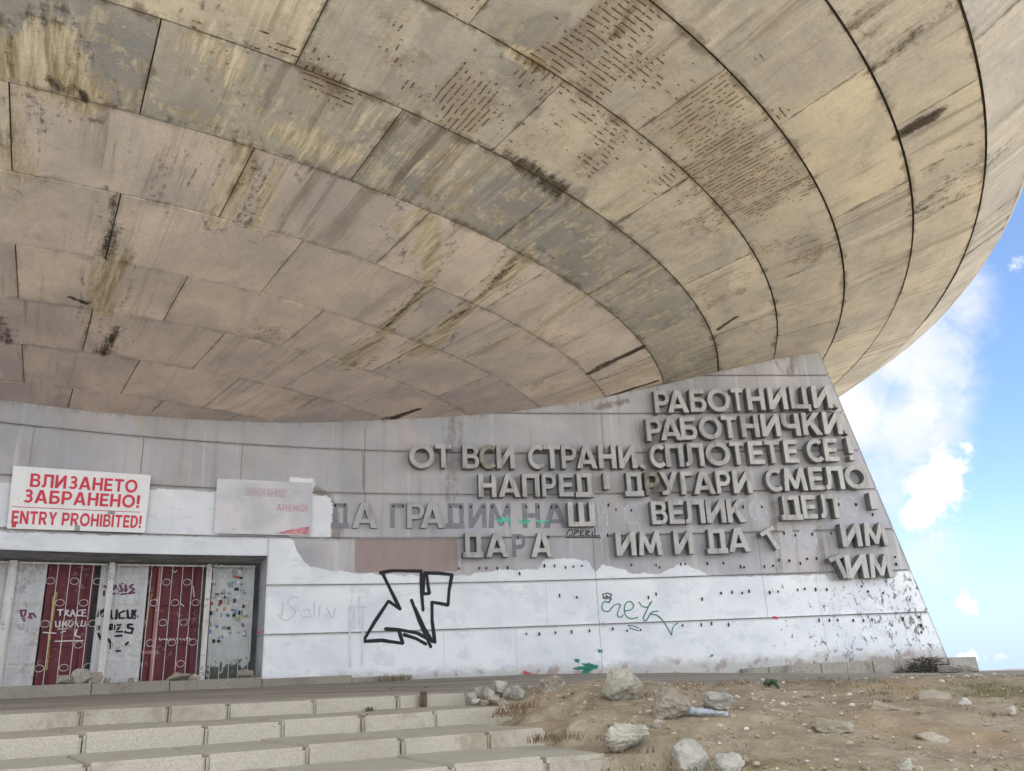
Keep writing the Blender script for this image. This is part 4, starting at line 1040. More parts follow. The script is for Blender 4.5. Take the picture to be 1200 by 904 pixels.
put_letter('А', 621.8, 648, 624, 653, 'concrete letter А standing alone in the sixth row, right of the word ДА')
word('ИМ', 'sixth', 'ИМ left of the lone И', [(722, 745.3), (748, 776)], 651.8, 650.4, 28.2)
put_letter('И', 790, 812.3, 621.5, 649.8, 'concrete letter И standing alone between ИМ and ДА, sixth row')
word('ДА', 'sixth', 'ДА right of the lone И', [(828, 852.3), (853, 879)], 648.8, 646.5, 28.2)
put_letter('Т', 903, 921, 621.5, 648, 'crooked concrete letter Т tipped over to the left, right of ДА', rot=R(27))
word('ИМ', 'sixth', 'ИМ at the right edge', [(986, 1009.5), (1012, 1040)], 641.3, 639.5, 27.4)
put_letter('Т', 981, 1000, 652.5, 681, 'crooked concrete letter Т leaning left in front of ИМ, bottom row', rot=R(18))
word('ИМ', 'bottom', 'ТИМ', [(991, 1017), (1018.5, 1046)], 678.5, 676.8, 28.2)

# marks where letters have fallen off : same letter shapes as thin bare patches
def mark(ch, x0, x1, yt, yb, mat=M_GHOST):
    a = hit((x0, (yt+yb)/2)); b = hit((x1, (yt+yb)/2)); tt = hit(((x0+x1)/2, yt))[1]; bb = hit(((x0+x1)/2, yb))[1]
    me = glyph_mesh(ch, .35, .0); o = bpy.data.objects.new('letter_mark', me.copy()); COL.objects.link(o); o.data.materials.clear(); o.data.materials.append(mat)
    o.matrix_world = letter_matrix(a[0], bb, (b[0]-a[0])*math.sqrt(1+slope(a[0])**2)/G[ch][0], tt-bb, .006/.35, -.0025)
    o.parent = WALL; return o
for ch, a, b in (('Д', 388, 409), ('Г', 457, 473), ('Д', 522, 546), ('И', 549, 570), ('М', 572, 602), ('Н', 612, 633), ('А', 636, 665)): mark(ch, a, b, 590, 619)
mark('И', 700, 712, 588, 617, M_GHOST2); mark('О', 730, 752, 590, 616, M_GHOST2); mark('О', 877, 900, 585, 612, M_GHOST2); mark('О', 983, 1006, 580, 606, M_GHOST2)
mark('Р', 600, 616, 626, 653); mark('Г', 704, 712, 625, 652, M_GHOST2); mark('О', 918, 932, 619, 645, M_GHOST2); mark('О', 934, 958, 619, 645, M_GHOST2)
# mounting pins left in the wall
PINS = []
PINS += [(393, 592), (404, 592), (461, 593), (472, 593), (528, 594), (540, 594), (552, 594), (567, 594), (577, 594), (594, 594), (617, 594), (631, 594), (646, 594), (652, 594), (713, 592), (722, 597), (740, 598), (871, 594), (893, 594)]
PINS += [(983, 591), (1003, 591), (607, 630), (643, 629), (712, 627), (895, 623), (919, 625), (932, 627), (952, 626), (974, 625), (1023, 603)]
PINS += [(538, 666), (562, 666), (570, 666), (583, 666), (595, 665), (609, 672), (638, 663), (650, 663), (663, 665), (672, 664), (682, 663), (740, 662), (769, 662), (773, 665), (798, 661), (803, 661), (829, 660), (848, 660), (868, 664), (872, 665), (896, 664), (906, 663), (913, 656), (925, 657), (938, 660), (946, 655), (957, 654), (1049, 653), (1050, 661)]
PINS += [(656, 698), (676, 700), (760, 700), (769, 696), (823, 702), (845, 695), (858, 694), (870, 695), (878, 693), (902, 694), (912, 693), (935, 691), (943, 690), (956, 691), (969, 691), (1010, 687), (1017, 693), (1035, 695)]
PINS += [(651, 741), (670, 740), (617, 743), (632, 743), (691, 739), (718, 737), (735, 739), (751, 738), (800, 733), (822, 732), (834, 731), (854, 732), (960, 727), (972, 727), (982, 727), (1000, 727), (1012, 727), (1022, 726), (1058, 725), (1077, 723), (1079, 733), (1080, 741)]
pin_me = None
for i, p in enumerate(PINS):
    X, z = hit(p, .02); n = nrm(X)
    if pin_me is None:
        mb = MB(); mb.tube([(0, 0, 0), (0, 0, 1)], 1.0, 8); pin_me = bpy.data.meshes.new('mounting_pin'); pin_me.from_pydata(mb.v, [], mb.f); pin_me.materials.append(M_PIN)
    o = bpy.data.objects.new('mounting_pin', pin_me); COL.objects.link(o); o.parent = WALL
    k = random.Random(i); d = Vector((n.x, n.y, -k.uniform(0, .5))).normalized()
    q = d.to_track_quat('Z', 'Y').to_matrix().to_4x4(); rr_ = k.uniform(.009, .014)
    o.matrix_world = Matrix.Translation(Vector(wpt(X, z, -.005))) @ q @ Matrix.Diagonal((rr_, k.uniform(.022, .042), k.uniform(.03, .06), 1))
for i in range(0): pass

# ================================================================== GRAFFITI
Z7 = (370, 560, .2583)
big = zp(*Z7, [[(292, 432), (345, 422), (480, 424)], [(300, 428), (335, 500), (382, 596)], [(384, 597), (330, 560), (270, 650), (215, 742)], [(213, 743), (300, 738), (395, 752)], [(395, 752), (376, 690), (315, 685)],
    [(316, 686), (380, 690), (460, 705), (508, 730)], [(400, 712), (455, 730), (500, 755)], [(434, 555), (470, 650), (522, 768)], [(450, 590), (490, 680), (530, 745)], [(478, 425), (480, 520), (487, 602)], [(492, 432), (560, 434), (620, 441)], [(618, 441), (605, 510), (600, 578)], [(600, 578), (560, 570), (525, 565)], [(527, 567), (528, 650), (540, 748)], [(503, 438), (508, 480), (515, 525)], [(515, 526), (485, 527)], [(490, 440), (486, 520)]])
o = strokes_mesh('graffiti', big, M_BLACK, .066, .004, WALL); o['label'] = 'big black angular spray-painted outline'
Zc = (600, 660, .27)
grn = zp(*Zc, [[(422, 172), (400, 168), (390, 190), (398, 208), (420, 210), (432, 195), (450, 180), (470, 180), (462, 205), (458, 228), (474, 236), (482, 225)],
    [(488, 208), (515, 203), (528, 185), (515, 168), (497, 172), (487, 195), (492, 225), (515, 242), (545, 236)], [(552, 170), (565, 188), (590, 190), (608, 165)], [(600, 172), (585, 205), (570, 240), (582, 250), (605, 215), (635, 208)], [(598, 222), (630, 228), (660, 258), (692, 312)], [(693, 314), (698, 280), (722, 258)],
    [(502, 272), (528, 274), (550, 282)], [(508, 282), (550, 294)], [(503, 140), (508, 137), (512, 144), (506, 148), (501, 143)], [(265, 440), (300, 460), (345, 472)], [(285, 455), (330, 440), (365, 465)], [(372, 385), (392, 375)], [(378, 380), (388, 392)], [(858, 402), (870, 403)]])
grn = [smooth_px(g_) for g_ in grn]
o = strokes_mesh('graffiti', grn[:8], M_GREEN, .021, .004, WALL); o['label'] = 'looping green marker tag'
def splat(px, r, mat, seed):
    X, z = hit(px); q = random.Random(seed); n = 70; V = [wpt(X, z, .0035)]
    for i in range(n):
        a = 2*math.pi*i/n; k = r*(.62+.75*mnoise.fractal(Vector((math.cos(a)*1.6+seed*7, math.sin(a)*1.6, seed)), .8, 2.0, 5)); V.append(wpt(X+k*1.3*math.cos(a), z+k*.6*math.sin(a), .0035))
    o = mesh_obj('paint_splat', V, [(0, 1+i, 1+(i+1) % n) for i in range(n)], mat); o.parent = WALL
for px_, r_s, sd_ in (((688, 783), .20, 1), ((676, 774), .08, 2), ((703, 763), .07, 3), ((834, 769), .05, 4)): splat(px_, r_s, M_GREEN, sd_)
splat((908, 724), .085, M_REDP, 5); splat((305, 741), .06, M_REDP, 6); splat((620, 793), .16, M_REDP, 8)
blk = zp(*Zc, [[(393, 135), (398, 155), (425, 155), (432, 135)], [(393, 137), (412, 130), (432, 137)], [(400, 148), (425, 147)], [(410, 138), (412, 150)], [(432, 155), (420, 170)]])
blk += [[(664, 627), (666, 622), (670, 621), (671, 626), (667, 628)], [(672, 629), (674, 621), (678, 623), (674, 625)], [(684, 622), (680, 623), (680, 628), (684, 628)], [(680, 625), (683, 625)], [(686, 629), (687, 622), (691, 623), (687, 625), (691, 629)], [(694, 623), (694, 629)], [(697, 620), (697, 629), (702, 628)], [(663, 630), (704, 630.5)]]
strokes_mesh('graffiti', blk[:5], M_BLACK, .022, .004, WALL); strokes_mesh('graffiti', blk[5:], M_BLACK, .02, .004, WALL)
teal = zp(470, 500, 1/5.4545, [[(600, 590), (640, 615), (650, 580), (690, 610), (700, 620)], [(755, 595), (775, 620), (800, 605), (820, 610), (800, 595)], [(860, 600), (890, 610), (920, 612), (945, 600)], [(620, 600), (660, 600), (690, 590)], [(765, 610), (800, 618)]])
strokes_mesh('graffiti', [teal[0], teal[3]], M_TEAL, .04, .012, WALL); strokes_mesh('graffiti', [teal[1], teal[2], teal[4]], M_TEAL, .04, .012, WALL)
fa = zp(300, 520, .332, [[(150, 545), (130, 540), (112, 560), (125, 580), (140, 590), (130, 610), (100, 625), (75, 600)], [(165, 590), (185, 585), (190, 610), (165, 612)], [(205, 560), (205, 612)], [(225, 575), (222, 610)], [(250, 580), (270, 615), (280, 580)], [(95, 560), (90, 610)]])
strokes_mesh('graffiti', [smooth_px(q) for q in fa], M_FAINT2, .012, .0035, WALL)
tow = zp(300, 520, .332, [[(330, 578), (332, 790)], [(346, 580), (345, 655)], [(364, 540), (365, 640)], [(378, 580), (374, 780)], [(330, 576), (392, 577)]])
for q_ in tow: strokes_mesh('graffiti', [q_], M_FAINT, .035, .0035, WALL)
# tags on the doors
DS = DEP+.014
_dk = zp(0, 640, .188, [[(165+460, 400), (460+155, 430), (610, 440), (650, 395), (660, 430), (640, 440)], [(690, 400), (695, 450), (725, 455), (730, 400)], [(780, 405), (745, 420), (745, 450), (785, 450)], [(795, 400), (800, 450), (825, 450), (828, 400)], [(850, 400), (835, 425), (855, 440), (840, 455)],
    [(690, 490), (680, 530), (705, 535), (715, 495), (690, 490)], [(680, 530), (715, 495)], [(730, 495), (755, 492), (725, 535), (765, 535)], [(780, 540), (783, 533)], [(825, 490), (800, 490), (798, 510), (830, 515), (820, 545), (790, 540)], [(720, 562), (760, 560)], [(615, 500), (612, 545), (632, 585)], [(675, 580), (695, 610), (690, 640)], [(725, 655), (755, 655)], [(800, 600), (780, 620)], [(810, 345), (825, 355)]])
for _a, _b in ((0, 1), (1, 5), (5, 9), (9, 10), (10, 15)): strokes_mesh('graffiti', _dk[_a:_b], M_BLACK, .036, .018, D2, DS-.045)
strokes_mesh('graffiti', zp(0, 640, .188, [[(650, 280), (648, 310)], [(650, 250), (668, 262)], [(700, 235), (708, 275), (722, 245), (735, 275)], [(765, 235), (750, 245), (765, 280), (745, 285)], [(785, 240), (782, 285), (800, 265)], [(830, 240), (808, 255), (838, 272), (810, 290)], [(700, 300), (735, 296)], [(755, 303), (840, 292)]]), M_PURP, .030, .018, D2, DS-.045)
strokes_mesh('graffiti', zp(0, 640, .188, [[(130, 400), (140, 440)], [(135, 405), (165, 400), (155, 440), (135, 440)], [(185, 420), (200, 455)], [(200, 420), (180, 450)], [(208, 420), (225, 445)], [(140, 455), (160, 452)], [(145, 468), (165, 465)]]), M_PURP, .024, .018, D0, DS-.045)
strokes_mesh('graffiti', zp(0, 640, .188, [[(98, 260), (110, 300), (125, 260), (135, 295)], [(150, 250), (145, 290), (165, 290)], [(175, 215), (190, 240)], [(190, 210), (172, 240)], [(115, 490), (130, 520)], [(150, 485), (145, 520), (170, 520)]]), M_FAINT2, .025, .018, D0, DS-.045)
strokes_mesh('graffiti', zp(0, 640, .188, [[(360, 400), (395, 398)], [(378, 400), (375, 435)], [(405, 435), (412, 400), (430, 405), (412, 420), (432, 438)], [(440, 440), (455, 400), (470, 440)], [(445, 425), (465, 425)], [(505, 400), (482, 410), (482, 435), (505, 435)], [(535, 400), (515, 400), (512, 438), (538, 438)], [(515, 418), (532, 418)],
    [(348, 470), (350, 505), (372, 505), (375, 468)], [(395, 470), (390, 505), (415, 470), (415, 500)], [(440, 468), (425, 490), (445, 505), (455, 485)], [(470, 470), (490, 505)], [(515, 465), (505, 500), (530, 500), (535, 470)], [(362, 520), (420, 515)], [(380, 540), (410, 530)], [(345, 595), (520, 590)], [(480, 520), (470, 560), (500, 570)], [(270, 540), (350, 545)]]), M_TWHITE, .02, .022, D1, DS)
strokes_mesh('graffiti', zp(150, 640, .188, [[(195, 575), (200, 590), (215, 580)], [(222, 580), (235, 585)], [(240, 575), (250, 590)], [(258, 578), (270, 590)], [(285, 578), (290, 590)], [(300, 575), (312, 588)], [(322, 578), (335, 588)], [(345, 578), (355, 590)], [(362, 572), (372, 588)], [(380, 572), (392, 588)], [(282, 155), (292, 168), (306, 155)], [(330, 360), (348, 378)], [(405, 250), (412, 320)]]), M_TWHITE, .016, .022, D3, DS)
strokes_mesh('rust_streak', zp(0, 640, .188, [[(352, 290), (335, 400), (310, 560), (290, 770)], [(335, 320), (318, 520)]]), M_YEL, .035, .020, D1, DS)
strokes_mesh('rust_streak', zp(150, 640, .188, [[(150, 300), (128, 400), (118, 500)]]), M_YEL, .02, .020, D3, DS)
mb = MB()
for (a_, b2, z0, z1) in ((163, 171, 0, 0),):
    pass
x_ = hit((183, 730), DEP+.03)[0]; door_box(x_-.03, x_+.03, ZB, ZT, DEP+.035, .02, mb); x2_ = hit((165, 775), DEP+.03)[0]; door_box(x2_, x2_+.24, .55, .61, DEP+.05, .012, mb)
o = mb.build('stile', panel_paint('pale_maroon', (.28, .09, .09), (.40, .20, .19), (.55, .45, .42), .5)); o.parent = D3
# stickers
STK = [(540, 150, 'w'), (585, 130, 'g'), (640, 150, 'w'), (670, 135, 'g'), (660, 195, 'r'), (680, 196, 'r'), (706, 200, 'k'), (540, 240, 'b'), (580, 245, 'w'), (628, 238, 'g'), (675, 225, 'k'), (708, 240, 'k'), (620, 270, 'w'), (676, 270, 'k'), (712, 278, 'g'), (575, 330, 'r'), (522, 360, 'r'), (572, 362, 'r'), (590, 350, 'o'), (662, 342, 'd'), (620, 330, 'g'), (555, 400, 'o'), (600, 395, 'o'), (650, 400, 'd'), (700, 416, 'k'), (700, 446, 'y'), (660, 430, 'k'), (585, 430, 'b'), (620, 425, 'g'), (575, 475, 'w'), (620, 470, 'w'), (512, 490, 'g'), (510, 535, 'b'), (690, 540, 'g'), (610, 555, 'w'), (715, 490, 'r'), (655, 505, 'w'), (600, 510, 'g'), (710, 140, 'g'), (565, 170, 'w')]
_r5 = random.Random(12)
STK += [(_r5.uniform(515, 740), _r5.uniform(120, 600), _r5.choice('wwggwgdkb')) for _ in range(58)]
SC = {'w': (.66, .67, .68), 'g': (.30, .33, .32), 'r': (.45, .07, .08), 'k': (.03, .03, .035), 'b': (.16, .25, .42), 'o': (.50, .25, .13), 'd': (.12, .06, .05), 'y': (.60, .55, .04)}
SM = {k: simple('sticker_'+{'w': 'white', 'g': 'grey', 'r': 'red', 'k': 'black', 'b': 'blue', 'o': 'orange', 'd': 'brown', 'y': 'yellow'}[k], v, .5, .3, 40) for k, v in SC.items()}
rr_ = random.Random(5)
for x, y, k in STK:
    X, z = hit((150+x*.188, 640+y*.188), DEP-.03); w, h = rr_.uniform(.018, .042), rr_.uniform(.018, .042); an = rr_.uniform(-.2, .2)
    o_ = DEP-.03+.011+rr_.random()*.004
    q = [(-w, -h), (w, -h), (w, h), (-w, h)]; c_, s_ = math.cos(an), math.sin(an)
    V = [wpt(X+a*c_-b*s_, z+a*s_+b*c_, o_) for a, b in q]
    mesh_obj('sticker', V, [(0, 1, 2, 3)], SM[k]).parent = D4

# ================================================================== SIGNS
def flat_text(name, lines, P, mat, parent):
    """P(u,v,off): point on the board; lines: (string, u0, u1, v0, v1)"""
    V, Fc = [], []
    for s_, u0, u1, v0, v1 in lines:
        tot = 0; gaps = .13; x = 0; items = []
        for ch in s_:
            if ch == ' ': x += .38; continue
            items.append((ch, x)); x += G[ch][0]+gaps
        tot = x-gaps
        for ch, xo in items:
            me = glyph_mesh(ch, .0, .0); b = len(V)
            for v in me.vertices: V.append(P(u0+(u1-u0)*(xo+v.co.x)/tot, v0+(v1-v0)*v.co.y, .006))
            Fc += [tuple(b+i for i in pl.vertices) for pl in me.polygons]
    return mesh_obj(name, V, Fc, mat, parent)
def sign(corn, mat, label, off, th):
    pts = [hit(c_, off) for c_ in corn]       # TL TR BR BL
    W3 = [Vector(wpt(a, z, off)) for a, z in pts]
    nv = (W3[1]-W3[0]).cross(W3[3]-W3[0]).normalized()*-1
    if nv.y > 0: nv = -nv
    root = empty('sign', (W3[3]+W3[2])/2, label, 'sign'); org = Vector(root.location)
    def P(u, v, o=0): return ((W3[3]*(1-u)+W3[2]*u)*(1-v)+(W3[0]*(1-u)+W3[1]*u)*v+nv*o)-org
    mb = MB(); mb.hexa([P(0, 0, 0), P(1, 0, 0), P(1, 0, -th), P(0, 0, -th), P(0, 1, 0), P(1, 1, 0), P(1, 1, -th), P(0, 1, -th)])
    mb.build('board', mat, root)
    fr = MB()
    for v in (.15, .85): fr.hexa([P(.02, v-.02, -th-.002), P(.98, v-.02, -th-.002), P(.98, v-.02, -off+.01), P(.02, v-.02, -off+.01), P(.02, v+.02, -th-.002), P(.98, v+.02, -th-.002), P(.98, v+.02, -off+.01), P(.02, v+.02, -off+.01)])
    fr.build('bracket', M_BAR, root)
    return root, P
rt, P = sign([(15.5, 546), (177, 557), (169.5, 624.5), (8, 619.5)], M_SIGN, 'white sign with red lettering forbidding entry, above the doors', .10, .012)
flat_text('lettering', [('ВЛИЗАНЕТО', .125, .905, .675, .895), ('ЗАБРАНЕНО!', .085, .935, .415, .635)], P, M_RED, rt)
flat_text('lettering', [('ENTRY PROHIBITED!', .025, .965, .075, .285)], P, M_RED, rt)
mb = MB(); mb.hexa([P(.02, .337, .0), P(.95, .337, .0), P(.95, .337, .004), P(.02, .337, .004), P(.02, .352, .0), P(.95, .352, .0), P(.95, .352, .004), P(.02, .352, .004)]); mb.build('rule', M_PINK, rt)
mb = MB()
for (u, v, w) in ((.47, .075, .02),): pass
mesh_obj('sticker', [P(.70, .28, .007), P(.76, .29, .007), P(.755, .35, .007), P(.70, .335, .007)], [(0, 1, 2, 3)], SM['g'], rt)
mesh_obj('sticker', [P(.47, .0, .007), P(.51, .0, .007), P(.51, .085, .007), P(.47, .085, .007)], [(0, 1, 2, 3)], SM['g'], rt)
mesh_obj('sticker', [P(.03, .02, .007), P(.06, .02, .007), P(.06, .075, .007), P(.03, .075, .007)], [(0, 1, 2, 3)], SM['r'], rt)
rt2, P2 = sign([(254.5, 561), (366, 566), (363.5, 628), (250.5, 625)], M_SIGN2, 'faded dirty sign with half scrubbed-off pink lettering, right of the white one', .05, .012)
flat_text('lettering', [('ВНИМАНИЕ!', .30, .72, .70, .86)], P2, simple('scrubbed_red', (.50, .42, .44), .8, .15), rt2)
flat_text('lettering', [('АНЕНО!', .62, .96, .44, .57)], P2, simple('scrubbed_pink', (.56, .38, .40), .8, .15), rt2)
mesh_obj('red_corner', [P2(.62, .02, .005), P2(.985, .02, .005), P2(.985, .17, .005), P2(.80, .11, .005)], [(0, 1, 2, 3)], simple('rubbed_red', (.55, .26, .28), .8, .3, 14), rt2)

# ================================================================== STAIRS
STAIR = empty('staircase', (-1.5, 7.0, -.5), 'broad pale concrete stairs of long blocks leading up to the doors', 'stairs')
JOINTS = [[(82, 834), (190, 829), (293, 822), (385, 818), (471, 815), (545, 813)], [(88, 861), (211, 856), (322, 847), (422, 840), (514, 832), (602, 828)], [(99, 894), (237, 884), (362, 873), (472, 865), (572, 857.5), (640, 852)], [(532, 897.5), (640, 889), (738, 880)]]
H1, RIS, TILT = .22, .11, .015
def tread_z(k, X): return -(H1+k*RIS)-TILT*X
def bevel_box(bm, P, w):
    vs = [bm.verts.new(p) for p in P]
    fs = [bm.faces.new([vs[i] for i in q]) for q in ((0, 3, 2, 1), (4, 5, 6, 7), (0, 1, 5, 4), (1, 2, 6, 5), (2, 3, 7, 6), (3, 0, 4, 7))]
    es = set(e for f in (fs[1], fs[2]) for e in f.edges)
    bmesh.ops.bevel(bm, geom=list(es), offset=w, segments=2, affect='EDGES')
for k, (sl, c0) in enumerate(EDGES):
    xs = []
    if k < 4:
        for p in JOINTS[k]:
            d = ray(p); h = H1+k*RIS; t = -h/(d[2]+TILT*d[0]); xs.append(d[0]*t)
    else: xs = [.9-.1*(k-4)]
    xs = sorted(xs); L = .86
    while xs[0] > -13: xs.insert(0, xs[0]-L*random.uniform(.9, 1.1))
    bm = bmesh.new(); depth = 2.0 if k == 0 else (1.9 if k == 1 else 1.3)
    for i in range(len(xs)-1):
        a, b = xs[i]+.003, xs[i+1]-.004; j = random.uniform(-.014, .014); jz = random.uniform(-.009, .009)
        last = i == len(xs)-2
        def pt(x, back, z): 
            y = sl*x+c0
            nx, ny = -sl/math.hypot(sl, 1), 1/math.hypot(sl, 1)
            return Vector((x+nx*back-STAIR.location.x, y+ny*back-STAIR.location.y, z-STAIR.location.z))
        za, zb = tread_z(k, a)+jz, tread_z(k, b)+jz
        nose = .12 if (last and k == 3) else 0
        P = [pt(a, j, za-.30), pt(b, j+nose, zb-.30), pt(b, depth, zb-.30), pt(a, depth, za-.30), pt(a, j, za), pt(b-nose*.4, j+nose, zb-(.02 if nose else 0)), pt(b-nose*.4, depth, zb), pt(a, depth, za)]
        bevel_box(bm, P, .020 if not (last and k == 3) else .035)
    a, b = xs[0], xs[-1]-(.75 if k >= 3 else .25); nx, ny = -sl/math.hypot(sl, 1), 1/math.hypot(sl, 1)
    def bk(x, back, z): return bm.verts.new((x+nx*back-STAIR.location.x, sl*x+c0+ny*back-STAIR.location.y, z-STAIR.location.z))
    n_s = 24; prev = None
    for i in range(n_s+1):
        x = a+(b-a)*i/n_s; ring = [bk(x, .055, tread_z(k, x)-.3), bk(x, .055, tread_z(k, x)-.035), bk(x, depth-.1, tread_z(k, x)-.035)]
        if prev:
            for q in range(2): bm.faces.new((prev[q], ring[q], ring[q+1], prev[q+1])).material_index = 1
        prev = ring
    me = bpy.data.meshes.new('stair_step'); bm.to_mesh(me); bm.free(); me.materials.append(M_STEP); me.materials.append(M_JOINT)
    o = bpy.data.objects.new('stair_step', me); COL.objects.link(o); o.parent = STAIR

# ================================================================== ROCKS
M_R1 = rock_mat('pale_stone', (.30, .275, .22), (.47, .44, .365))
M_R2 = rock_mat('brown_stone', (.25, .215, .165), (.40, .355, .285))
M_R3 = rock_mat('white_stone', (.34, .32, .27), (.49, .465, .40), (.20, .175, .135))
M_R4 = rock_mat('slab_stone', (.29, .25, .19), (.42, .375, .295))
M_R5 = rock_mat('grey_stone', (.26, .245, .21), (.40, .38, .33))
from mathutils import noise as mnoise
def rock_mesh(seed, dims, cuts=9, sub=4, rough=.10, boxy=.0):
    r_ = random.Random(seed); bm = bmesh.new(); npt = 9+cuts
    for i in range(npt):
        d = Vector((r_.gauss(0, 1), r_.gauss(0, 1), r_.gauss(0, 1))).normalized(); k = (abs(d.x)**3+abs(d.y)**3+abs(d.z)**3)**(-1/3.)
        bm.verts.new(d*k*r_.uniform(.78, 1.0))
    res = bmesh.ops.convex_hull(bm, input=bm.verts)
    bmesh.ops.delete(bm, geom=[v for v in bm.verts if not v.link_faces], context='VERTS')
    bmesh.ops.dissolve_limit(bm, angle_limit=R(14), verts=bm.verts, edges=bm.edges)
    bmesh.ops.bevel(bm, geom=list(bm.edges), offset=.05, segments=2, affect='EDGES', clamp_overlap=True)
    bmesh.ops.triangulate(bm, faces=bm.faces)
    for it in range(4):
        L = .42 if it == 0 else (.24 if it == 1 else .13)
        es = [e for e in bm.edges if e.calc_length() > L]
        if es and it < sub: bmesh.ops.subdivide_edges(bm, edges=es, cuts=1); bmesh.ops.triangulate(bm, faces=[f for f in bm.faces if len(f.verts) > 3])
    bm.normal_update(); o3 = Vector((r_.uniform(0, 50), r_.uniform(0, 50), r_.uniform(0, 50)))
    for v in bm.verts:
        v.co += v.normal*(rough*.9*mnoise.fractal(v.co*1.7+o3, 1.0, 2.0, 4)+rough*.45*mnoise.fractal(v.co*6+o3, .9, 2.0, 3))
    bb = [max(v.co[i] for v in bm.verts)-min(v.co[i] for v in bm.verts) for i in range(3)]
    for v in bm.verts: v.co = Vector((v.co.x/bb[0]*dims[0], v.co.y/bb[1]*dims[1], v.co.z/bb[2]*dims[2]))
    me = bpy.data.meshes.new('rock'); bm.to_mesh(me); bm.free()
    me.polygons.foreach_set('use_smooth', [True]*len(me.polygons)); me.set_sharp_from_angle(angle=R(26))
    return me
def rock(px, size, mat, label, seed, dep=.8, sink=.25, rot=None, cuts=9, rough=.10, group=None, z=None, sub=4):
    """px: photo pixel of the middle of the rock's foot; size: pixel width and height it shows"""
    P = ground_hit(px) if z is None else np.array(z)
    dist = float(np.dot(P, np.array([0, cp, sp]))); w, h = size[0]*dist/F, size[1]*dist/F
    me = rock_mesh(seed, (w, w*dep, h/(1-sink)*1.0), cuts, sub, rough); me.materials.append(mat)
    o = bpy.data.objects.new('rock', me); COL.objects.link(o)
    o.location = (P[0], P[1]+w*dep*.46, P[2]+h*.5-h*sink*.6)
    r_ = random.Random(seed); o.rotation_euler = rot or (r_.uniform(-.15, .15), r_.uniform(-.15, .15), r_.uniform(-.4, .4))
    return setp(o, label, 'rock', group)
rock((733, 822), (48, 36), M_R1, 'big pale angular rock at the edge of the paving, highest of the large rocks', 11, .8, .2, (0.1, .34, .2), 10)
rock((790, 848), (45, 40), M_R2, 'large brown boulder with a cracked overhanging face, left of the plastic bottle', 27, .9, .14, (-.12, .06, .25), 5, .12)
rock((843, 832), (42, 20), M_R5, 'long low grey-brown rock behind the crushed plastic bottle', 31, .8, .2, (0, .05, .1), 8)
rock((735, 875), (56, 27), M_R1, 'rough pale lumpy rock at the broken right end of the stairs', 47, .8, .2, (0, -.10, .2), 9, .18)
rock((811, 899), (40, 29), M_R3, 'whitish rounded rock at the bottom of the photo, below the boulder', 53, .8, .22, (0, .12, .3), 9, .08)
rock((858, 904), (36, 18), M_R3, 'small flat whitish rock cut by the bottom edge of the photo', 61, .8, .25, (0, .1, .1), 7)
rock((986, 862), (57, 15), M_R4, 'flat tan stone slab lying alone on the dirt in the right half', 72, 1.0, .10, (.10, .09, .15), 1, .10)
rock((1041, 837), (32, 13), M_R4, 'small tilted flat tan stone above and right of the large slab', 88, 1.0, .2, (.18, .22, .1), 0, .07)
rock((1054, 833), (9, 6), M_R3, 'tiny white stone touching the right side of the tilted flat stone', 84, .8, .2)
rock((1100, 822), (46, 11), M_R4, 'low buried tan slab near the dark brush on the right', 91, .7, .4, (0, .03, .1), 10, .06)
rock((1132, 827), (18, 8), M_R3, 'small flat pale stone right of the low buried slab', 97, .7, .3)
rock((648, 811), (34, 17), M_R2, 'pointed crumbling lump on top of the spoil heap beside the stairs', 101, .8, .3, (0, .05, .2), 7, .2)
rock((771, 853), (14, 9), M_R2, 'small brown stone at the foot of the cracked boulder', 103, .8, .2)
rock((861, 843), (14, 6), M_R4, 'small tan chip on the dirt just right of the plastic bottle', 107, .7, .25)
rock((885, 822), (11, 6), M_R4, 'small tan stone below the green scrap, right of the low grey rock', 109, .7, .25)
rock((907, 874), (9, 6), M_R4, 'small brown stone left of the flat tan slab', 113, .8, .2)
rock((1190, 837), (14, 9), M_R1, 'pale stone in the hollow at the right edge of the photo', 127, .8, .3)
rock((1095, 868), (40, 8), M_R4, 'low half-buried stone ridge in the lower right dirt', 131, .5, .45, None, 8)
rock((1062, 903), (30, 12), M_R1, 'pale stone cut by the bottom edge, right of centre', 137, .8, .4)
# rubble on the broken end of the first step
RB = [(552, 819, 14, 9, 'pale'), (562, 815, 13, 10, 'pale'), (573, 818, 13, 12, 'grey'), (586, 812, 20, 13, 'pale'), (596, 818, 14, 11, 'grey'), (606, 818, 18, 13, 'grey'), (578, 824, 18, 9, 'pale'), (590, 826, 14, 8, 'brown'), (558, 825, 12, 6, 'white'), (600, 811, 11, 8, 'brown'), (568, 826, 10, 6, 'brown')]
DESC = ['leftmost chunk', 'small chunk near the left', 'blocky chunk near the middle', 'largest chunk on top', 'chunk right of the largest', 'rounded chunk at the right end', 'low front chunk', 'front chunk on the right', 'tiny white chip at the front left', 'small brown chunk at the back right', 'small brown chip at the front']
MT = {'pale': M_R1, 'grey': M_R5, 'brown': M_R2, 'white': M_R3}
for i, (x, y, w, h, c) in enumerate(RB): rock((x, y), (w, h), MT[c], f'{c} rubble, {DESC[i]} of the pile on the first step', 200+i, .85, .18, None, 8, .1, 'rubble pile at the end of the first step', sub=3)
